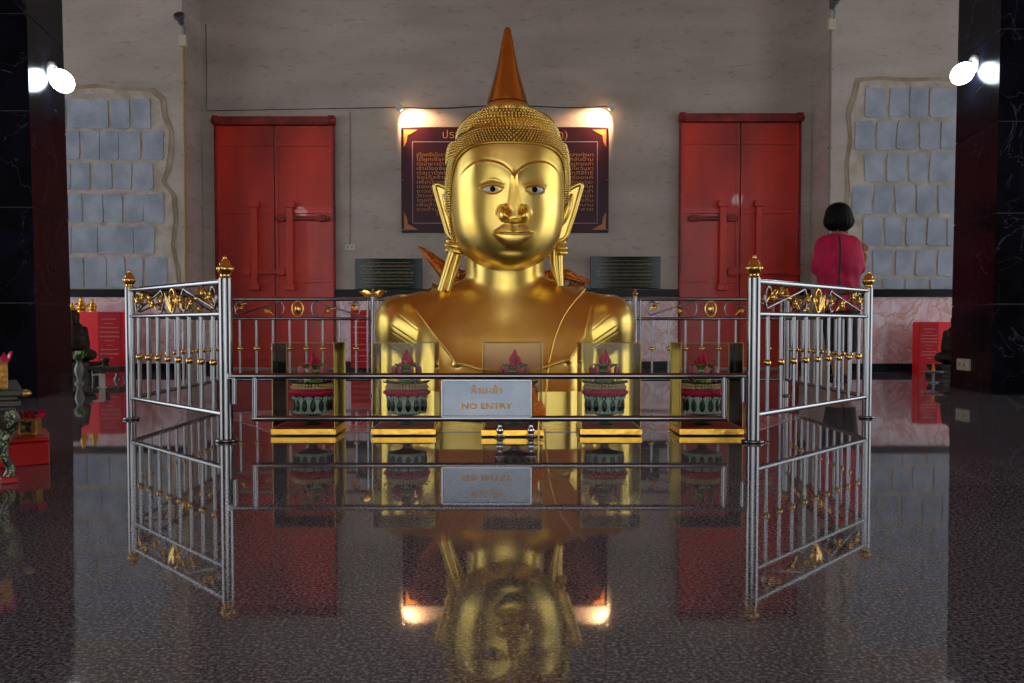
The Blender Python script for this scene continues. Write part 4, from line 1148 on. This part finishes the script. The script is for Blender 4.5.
# left: cabinet
def cabinet(px0, pxm, px1, py0, pybase, lab, textside):
    p = floor((px0+px1)/2, pybase); Y = p.y; k = Y/F; X0, X1, XM = [(q-512)*k for q in (px0, px1, pxm)]; h = at(px0, py0, Y).z
    t = thing('red_cabinet', lab, 'cabinet', ((X0+X1)/2, Y, 0)); c = (X0+X1)/2
    m = MB(); m.bb(X0-c, X1-c, 0.006, .15, .0, h); m.build('body', redlit, t, bevel=.004)
    a, b = (XM-c, X1-c) if textside > 0 else (X0-c, XM-c)
    m = MB(); m.bb(a, b, -.012, .005, .02, h); m.build('text_panel', redt, t, bevel=.002, label='crimson panel with pale lettering')
    for i in range(10): text(lines[(i*3+5) % 14][:24], .028, whitetext, 'lettering', t, ((a+b)/2, -.0125, h-.07-i*(h-.22)/9), (b-a)*[.6, .4, .8, .85, .8, .4, .3, .75, .8, .3][i])
    return X0, X1, Y, h
X0, X1, Y, h = cabinet(60, 98.5, 121.5, 312, 373.2, 'red cabinet with lettered side panel beside the left pillar', 1)
for i, (px, hh) in enumerate(((81.5, .155), (92.5, .13), (72, .10))):
    q = at(px, 312, Y+.08); m = MB(); k = hh
    m.lathe([(.26*k, 0), (.28*k, .08*k), (.22*k, .14*k), (.30*k, .25*k), (.27*k, .38*k), (.16*k, .48*k), (.19*k, .6*k), (.13*k, .7*k), (.09*k, .76*k), (.12*k, .83*k), (.11*k, .9*k), (.05*k, .97*k), (.01*k, 1*k)], 16)
    for s in (-1, 1): m.tube([(s*.2*k, -.05*k, .62*k), (s*.36*k, -.12*k, .45*k), (s*.12*k, -.25*k, .38*k)], .06*k, 8)
    tag(m.build('gilt_figurine', goldtrim, loc=(q.x, Y+.08, h)), ['taller gilt figurine on the red cabinet beside the left pillar', 'round-headed gilt figurine nearest the lettered end of the red cabinet', 'shortest gilt figurine on the red cabinet, closest to the pillar'][i], 'figurine', 'gilt figurines on the red cabinet')
p = floor(75, 376); bronze_figure((p.x, p.y, 0), .78, 'dark bronze seated figure on a plinth before the left red cabinet')
cabinet(919, 938, 972, 322, 373.2, 'red cabinet with lettered side panel beside the right pillar', -1)
p = floor(955, 377.5); bronze_figure((p.x, p.y, 0), .72, 'dark bronze seated figure on a plinth beside the right pillar')
# vase with flowers
p = floor(79.5, 384); v = thing('flower_vase', 'pale slender vase of white flowers standing by the left pillar', 'vase', p)
m = MB(); m.lathe([(.035, 0), (.037, .01), (.022, .02), (.018, .04), (.032, .08), (.038, .12), (.025, .155), (.018, .17), (.03, .19)], 20); m.build('vase', mat('pale_ceramic', lin(150, 158, 150), .3), v)
m = MB()
for j in range(12):
    q = j*2.4; R_ = .012+.03*((j*7) % 5)/5; m.ball((R_*math.cos(q), R_*math.sin(q), .21+.045*((j*3) % 4)/3), .014, 7, 5)
m.build('white_blossoms', mat('white_blossom', lin(205, 215, 200), .6), v)
m = MB()
for j in range(9):
    q = j*.7; m.leaf((0, 0, .18), (.06*math.cos(q), .06*math.sin(q), .22+.02*(j % 3)), .014, .01, (0, 0, 1))
m.build('vase_leaves', leafg, v)
# low dark table
p0, p1 = floor(89, 380), floor(119, 380); Y = p0.y; h = at(90, 366.5, Y).z
lt = thing('low_table', 'low dark table in front of the lettered end of the left red cabinet', 'table', ((p0.x+p1.x)/2, Y, 0)); W = p1.x-p0.x
m = MB(); m.bb(-W/2, W/2, 0, .22, h-.02, h); m.build('table_top', darkwood, lt, bevel=.004)
m = MB(); m.bb(-W/2+.02, W/2-.02, .02, .2, h-.05, h-.02); m.build('apron', darkwood, lt)
for sx in (-1, 1):
    for yy in (.03, .19): m = MB(); m.tube([(sx*(W/2-.03), yy, h-.04), (sx*(W/2-.02), yy, h*.4), (sx*(W/2-.035), yy, .0)], [.018, .012, .016], 8); m.build('leg', darkwood, lt)
m = MB(); m.lathe([(.03, 0), (.032, .01), (.02, .02), (.035, .045), (.037, .06), (.030, .07)], 16)
for j in range(5): m.tube([(.01*math.cos(j), .01*math.sin(j), .05), (.018*math.cos(j), .018*math.sin(j), .11)], .002, 5)
q = at(105.5, 366, Y+.1); tag(m.build('incense_pot', bronze, loc=(q.x, Y+.1, h)), 'small dark incense pot on the low dark table', 'incense pot')
m = MB(); p = floor(97, 388); m.bb(-.035, .028, 0, .08, .095, .105); m.bb(.014, .028, 0, .08, 0, .095); m.bb(-.0, .04, 0, .08, 0, .006)
tag(m.build('metal_bracket', white, loc=(p.x, p.y, 0)), 'small white bent metal stand on the floor before the low table', 'stand')
m = MB(); p = floor(116.5, 379.5); m.lathe([(.022, 0), (.022, .006), (.010, .03), (.006, .05), (.012, .055)], 14); tag(m.build('white_cup', white, loc=(p.x, p.y, 0)), 'tiny white cup on the floor right of the low dark table', 'cup')
# right small stand with orange candle
p = floor(933, 383); rs = thing('pedestal_stand', 'small pale pedestal stand beside the right pillar', 'stand', p)
m = MB(); m.lathe([(.075, .085), (.078, .09), (.078, .098), (.07, .10)], 24); m.build('stand_top', grey, rs)
m = MB(); m.lathe([(.04, 0), (.04, .006), (.012, .012), (.010, .085)], 16); m.build('stand_foot', grey, rs)
m = MB(); m.lathe([(.018, 0), (.02, .004), (.014, .01), (.012, .03), (.009, .05), (.002, .062)], 12); tag(m.build('orange_candle', orange, loc=(p.x, p.y, .10)), 'small orange candle on the pale pedestal stand', 'candle')

# ------------------------------------------------------------------ left foreground altar table
LT = thing('carved_altar_table', 'low green mosaic altar table with curved legs at the left edge of the picture', 'table', floor(20, 483), .53)
base = LT.location.copy(); Yt = base.y
h = at(20, 389.5, Yt).z
m = MB()
for z0, z1, e in ((h-.018, h, .012), (h-.032, h-.018, -.002), (h-.050, h-.032, .006), (h-.062, h-.05, -.008)): m.bb(-1.0, e, -.01-e, .55+e, z0, z1)
m.build('table_top', darkwood, LT, bevel=.003)
m = MB(); m.bb(-.97, -.012, .015, .53, h-.13, h-.062); m.build('apron', mosaic, LT)
m = MB()
for k in range(12): m.leaf((-.03-k*.075, .01, h-.06), (-.03-k*.075, .004, h-.125), .035, .008, (0, -1, 0), .003)
m.build('apron_leaf', darkwood, LT)
m = MB(); m.ball((.016, .0, h-.012), (.020, .02, .011), 12, 8); m.build('corner_knob', brassd, LT, 'gilded corner knob')
for lx, ly in ((-.028, .02), (-.028, .5), (-.95, .02), (-.95, .5)):
    m = MB(); prof = [(0, .0, .023), (.003, .03, .017), (-.006, .06, .016), (-.008, .10, .020), (.0, .14, .024), (.004, .175, .028), (-.002, h-.065, .030)]
    X_ = np.arange(7.); tt = np.linspace(0, 6, 25)
    P_ = [(lx+float(cub(np.array([q]), X_, np.array([a[0] for a in prof]))[0])*1.6, ly, .016+max(0, float(cub(np.array([q]), X_, np.array([a[1] for a in prof]))[0]))*(h-.07)/(h-.065)) for q in tt]
    R_ = [float(cub(np.array([q]), X_, np.array([a[2] for a in prof]))[0]) for q in tt]
    m.tube(P_, [q*.72 for q in R_], 12); lg = m.build('leg', mosaic, LT)
    m = MB(); m.bb(lx-.022, lx+.024, ly-.022, ly+.022, 0, .02); m.build('foot', redbase, lg, bevel=.004, label='red painted foot')
def lotus_box(p, w, d, h, lab, rz=0):
    t = thing('gilded_box', lab, 'box', p, rz)
    m = MB(); m.bb(-w/2, w/2, 0, d, 0, h); m.build('body', carved, t, bevel=.003)
    m = MB(); n = max(3, int(w/.018))
    for i in range(n):
        x = -w/2+w*(i+.5)/n; m.leaf((x, -.002, h*.86), (x, -.008, h+.018), .009, .003, (0, -1, 0), .002)
    for i in range(6): y = d*(i+.5)/6; m.leaf((w/2+.002, y, h*.86), (w/2+.008, y, h+.018), .012, .003, (1, 0, 0), .002)
    m.build('petal_rim', pink, t, 'reddish petal rim')
    m = MB(); m.leaf((0, -.002, h*.45), (w*.3, -.006, h*.7), .008, .002, (0, -1, 0)); m.leaf((0, -.002, h*.45), (-w*.3, -.006, h*.7), .008, .002, (0, -1, 0)); m.leaf((0, -.002, h*.45), (w*.25, -.006, h*.15), .007, .002, (0, -1, 0)); m.leaf((0, -.002, h*.45), (-w*.25, -.006, h*.15), .007, .002, (0, -1, 0))
    m.build('flower_motif', darkwood, t)
RT = Matrix.Rotation(.53, 3, 'Z'); q = base+RT @ Vector((-.085, .03, h)); lotus_box(tuple(q), .12, .12, at(8, 358, q.y+.03).z-h, rz=.53, lab= 'gilded box with petal rim standing on the green mosaic table')
rb = floor(50, 464); rb2 = floor(15, 469.5)
m = MB(); zt_ = at(30, 438, rb.y).z; m.hprism([(rb2.x-.1, rb2.y-.0), (rb.x, rb.y), (rb.x-.155, rb.y+.30), (rb2.x-.255, rb2.y+.30)], 0, zt_*.86)
m.hprism([(rb2.x-.1, rb2.y+.015), (rb.x-.008, rb.y+.015), (rb.x-.16, rb.y+.29), (rb2.x-.25, rb2.y+.29)], zt_*.86, zt_)
tag(m.build('red_plinth', redbase, bevel=.004), 'low red stepped plinth on the floor behind the mosaic table', 'plinth')
q = at(29, 438, rb.y+.08); lotus_box((q.x, rb.y+.07, zt_), .062, .04, at(29, 414, rb.y+.08).z-zt_-.005, 'gilded box with petal rim standing on the red plinth')

# ------------------------------------------------------------------ the woman
wp = floor(842, 379.5); YP = wp.y
WM = thing('person', 'woman in magenta blouse and black trousers with bobbed black hair, seen from behind, hands raised', 'person', wp)
kp = F/YP
def Wp(px, py, dy=0): q = at(px, py, YP); return Vector((q.x-wp.x, dy, q.z))
import bmesh
def skin_layer(me):
    bm = bmesh.new(); bm.from_mesh(me); bm.verts.layers.skin.verify(); bm.to_mesh(me); bm.free()
def skinned(name, verts, edges, mt, parent, sub=2, root=0):
    me = D.meshes.new(name); me.from_pydata([tuple(v[0]) for v in verts], edges, []); skin_layer(me); me.update()
    o = D.objects.new(name, me); COL.objects.link(o); me.materials.append(mt)
    for i, v in enumerate(verts):
        r = v[1]; r = (r, r) if not isinstance(r, tuple) else r
        me.skin_vertices[0].data[i].radius = r; me.skin_vertices[0].data[i].use_root = (i == root)
    o.modifiers.new('skin', 'SKIN')
    s = o.modifiers.new('sub', 'SUBSURF'); s.levels = sub; s.render_levels = sub
    bpy.context.view_layer.update()
    dg = bpy.context.evaluated_depsgraph_get(); m2 = D.meshes.new_from_object(o.evaluated_get(dg))
    for p_ in m2.polygons: p_.use_smooth = True
    m2.materials.clear(); m2.materials.append(mt); m2.name = name
    o.modifiers.clear(); o.data = m2; o.parent = parent
    return o
# turn: facing away and to the right
hd = Wp(838, 219)
elbR = Wp(863, 269, .06); wrR = Wp(870.5, 257, .11)
elbL = Wp(820, 270, .12); wrL = Wp(868.5, 257, .155)
V_ = [(Wp(842, 318), .13), (Wp(841, 290), .13), (Wp(839, 262), .13), (Wp(838, 243), .10), (Wp(838, 234), .048), (Wp(838, 227, .01), .055), (hd, .085), (Wp(838, 211), .075),
      (Wp(851, 243), .065), (Wp(859, 252, .01), .05), (elbR, .04), (wrR, .026),
      (Wp(824, 243), .065), (Wp(817, 255, .03), .05), (elbL, .04), (wrL, .026),
      (Wp(848, 326), .085), (Wp(846.5, 345, .0), .06), (Wp(846, 360), .052), (Wp(846, 374), .03), (Vector((Wp(848, 378).x, .09, .025)), .028),
      (Wp(834, 326), .085), (Wp(835.5, 345, .0), .06), (Wp(836, 360), .052), (Wp(836, 374), .03), (Vector((Wp(838, 378).x, .09, .025)), .028)]
E_ = [(0, 1), (1, 2), (2, 3), (3, 4), (4, 5), (5, 6), (6, 7), (3, 8), (8, 9), (9, 10), (10, 11), (3, 12), (12, 13), (13, 14), (14, 15), (0, 16), (16, 17), (17, 18), (18, 19), (19, 20), (0, 21), (21, 22), (22, 23), (23, 24), (24, 25)]
# palms and fingers, pressed together in front of the chest
def hand(w, V_, E_, wi, sd):
    pal = w+Vector((.0, .012, .030)); i0 = len(V_); V_.append((pal, (.032, .014))); E_.append((wi, i0))
    k2 = w+Vector((-.004, .018, .055)); V_.append((k2, (.034, .012))); E_.append((i0, i0+1))
    for f, (off, ln) in enumerate(((-.027, .058), (-.009, .068), (.009, .064), (.026, .050))):
        a = k2+Vector((off, sd*.004, .014)); b = a+Vector((.004, .004, ln*.5)); c = b+Vector((-.004, .006, ln*.5))
        j = len(V_); V_ += [(a, .0085), (b, .008), (c, .0065)]; E_ += [(i0+1, j), (j, j+1), (j+1, j+2)]
    j = len(V_); V_ += [(pal+Vector((-.034, sd*.01, .012)), .010), (pal+Vector((-.045, sd*.01, .036)), .008)]; E_ += [(i0, j), (j, j+1)]
hand(wrR, V_, E_, 11, -1); hand(wrL, V_, E_, 15, 1)
bodyw = skinned('body', V_, E_, skin, WM, 2)
# face on the far side (turned away)
m = MB(); f = hd+Vector((.02, .078, -.01)); m.ball(tuple(f), (.016, .022, .022), 10, 8)
for s in (-1, 1): m.ball((f.x+s*.03, f.y-.012, f.z+.025), (.012, .006, .007), 8, 6)
m.ball((f.x, f.y-.008, f.z-.035), (.024, .008, .008), 8, 6); m.build('face_features', skin, WM)
m = MB()
for s in (-1, 1): m.ball((hd.x+s*.085, hd.y+.01, hd.z-.01), (.012, .02, .03), 8, 6)
m.build('ear', skin, WM)
# hair: bob, star-shaped
def hairf(p):
    d = sd_ell(p, (0, -.005, .03), (.112, .118, .105)); d = smin(d, sd_ell(p, (0, -.02, -.035), (.132, .11, .09)), .03)
    d = smin(d, sd_ell(p, (.03, .05, -.06), (.105, .07, .06)), .02)
    return d
def hdisp(P, d):
    P = P.copy(); a = np.arctan2(P[:, 1], P[:, 0]); P *= (1+.012*np.sin(a*22)*np.clip(.08-P[:, 2], 0, 1)*8)[:, None]; lim = -.118+.012*np.sin(a*9)
    P[:, 2] = np.maximum(P[:, 2], lim); return P
vs, fs = star(hairf, (0, 0, 0), .4, np.radians(np.linspace(-88, 88, 60)), 120, hdisp)
m = MB(); m.m = Matrix.Translation(hd+Vector((0, 0, .01))); m.add(vs, fs); m.build('hair', hairm, WM)
# blouse: star-shaped cloth over torso and sleeves
c_ = Wp(839.5, 268)
def wloc(px, py, dy=0): q = Wp(px, py, dy)-c_; return (q.x, q.y, q.z)
def blf(p):
    d = sd_cap(p, wloc(838, 252), wloc(839, 322), .165, .205, .72)
    d = smin(d, sd_cap(p, wloc(826, 246), wloc(851, 246), .088, .088, .9), .05)
    d = smin(d, sd_ell(p, wloc(838.5, 262, .0), (.215, .15, .20)), .04)
    d = smin(d, sd_cap(p, wloc(850.5, 248, .0), wloc(858, 262, .04), .078, .060), .03)
    d = smin(d, sd_cap(p, wloc(858, 262, .04), wloc(863, 268, .065), .060, .048), .015)
    d = smin(d, sd_cap(p, wloc(824, 248, .0), wloc(821, 268, .07), .08, .062), .035)
    d = np.maximum(d, (Wp(840, 311).z-c_.z)-p[..., 2])
    return d
def bdisp(P, d):
    P = P.copy(); w = .006*np.sin(P[:, 2]*38+P[:, 0]*22)+.005*np.sin(P[:, 0]*60+P[:, 2]*9)
    P[:, 1] -= w*np.clip(.1-P[:, 2], 0, .3)*4; return P
vs, fs = star(blf, (0, 0, 0), .75, np.radians(np.linspace(-89, 89, 110)), 150, bdisp)
m = MB(); m.m = Matrix.Translation(c_); m.add(vs, fs); m.build('blouse', magenta, WM)
# trousers
m = MB()
def ringtube(pts, rs): m.tube([tuple(p) for p in pts], rs, 16)
m.tube([tuple(Wp(841, 308)), tuple(Wp(841, 318)), tuple(Wp(841, 326))], [.155, .16, .14], 20, flat=.85)
m.tube([tuple(Wp(848, 318)), tuple(Wp(847.5, 335)), tuple(Wp(847, 352))], [.105, .09, .078], 16); m.tube([tuple(Wp(833, 318)), tuple(Wp(834.5, 335)), tuple(Wp(835.5, 352))], [.105, .09, .078], 16)
m.build('trousers', pants, WM)
# shoes
for px in (846, 836.5):
    q = Wp(px, 378); m = MB(); m.ball((q.x, .045, .022), (.038, .105, .022), 14, 8); m.build('sandal', blackm, WM)
# cross-body strap
P_ = []
for px, py in ((836, 237), (835, 248), (834, 262), (833.5, 278), (833, 292), (833, 306)):
    o = np.array([[wloc(px, py)[0], 0, wloc(px, py)[2]]]); t_ = march(blf, o, np.array([[0, -1., 0]]), .6)[0]; w_ = Wp(px, py); P_.append((w_.x, -t_-.006, w_.z))
m = MB(); m.tube(P_, .009, 8, flat=.5); m.build('bag_strap', bagm, WM)

# ------------------------------------------------------------------ light
w = D.worlds.new('World'); SC.world = w; w.use_nodes = True
bg = w.node_tree.nodes['Background']; bg.inputs[0].default_value = (.90, .95, 1, 1); bg.inputs[1].default_value = 2.3
SC.view_settings.view_transform = 'Standard'; SC.view_settings.look = 'None'; SC.view_settings.exposure = .42; SC.view_settings.gamma = 1; SC.view_settings.use_curve_mapping = False
SC.cycles.max_bounces = 10; SC.cycles.transparent_max_bounces = 24; SC.cycles.caustics_reflective = False; SC.cycles.caustics_refractive = False
SC.cycles.sample_clamp_indirect = 6
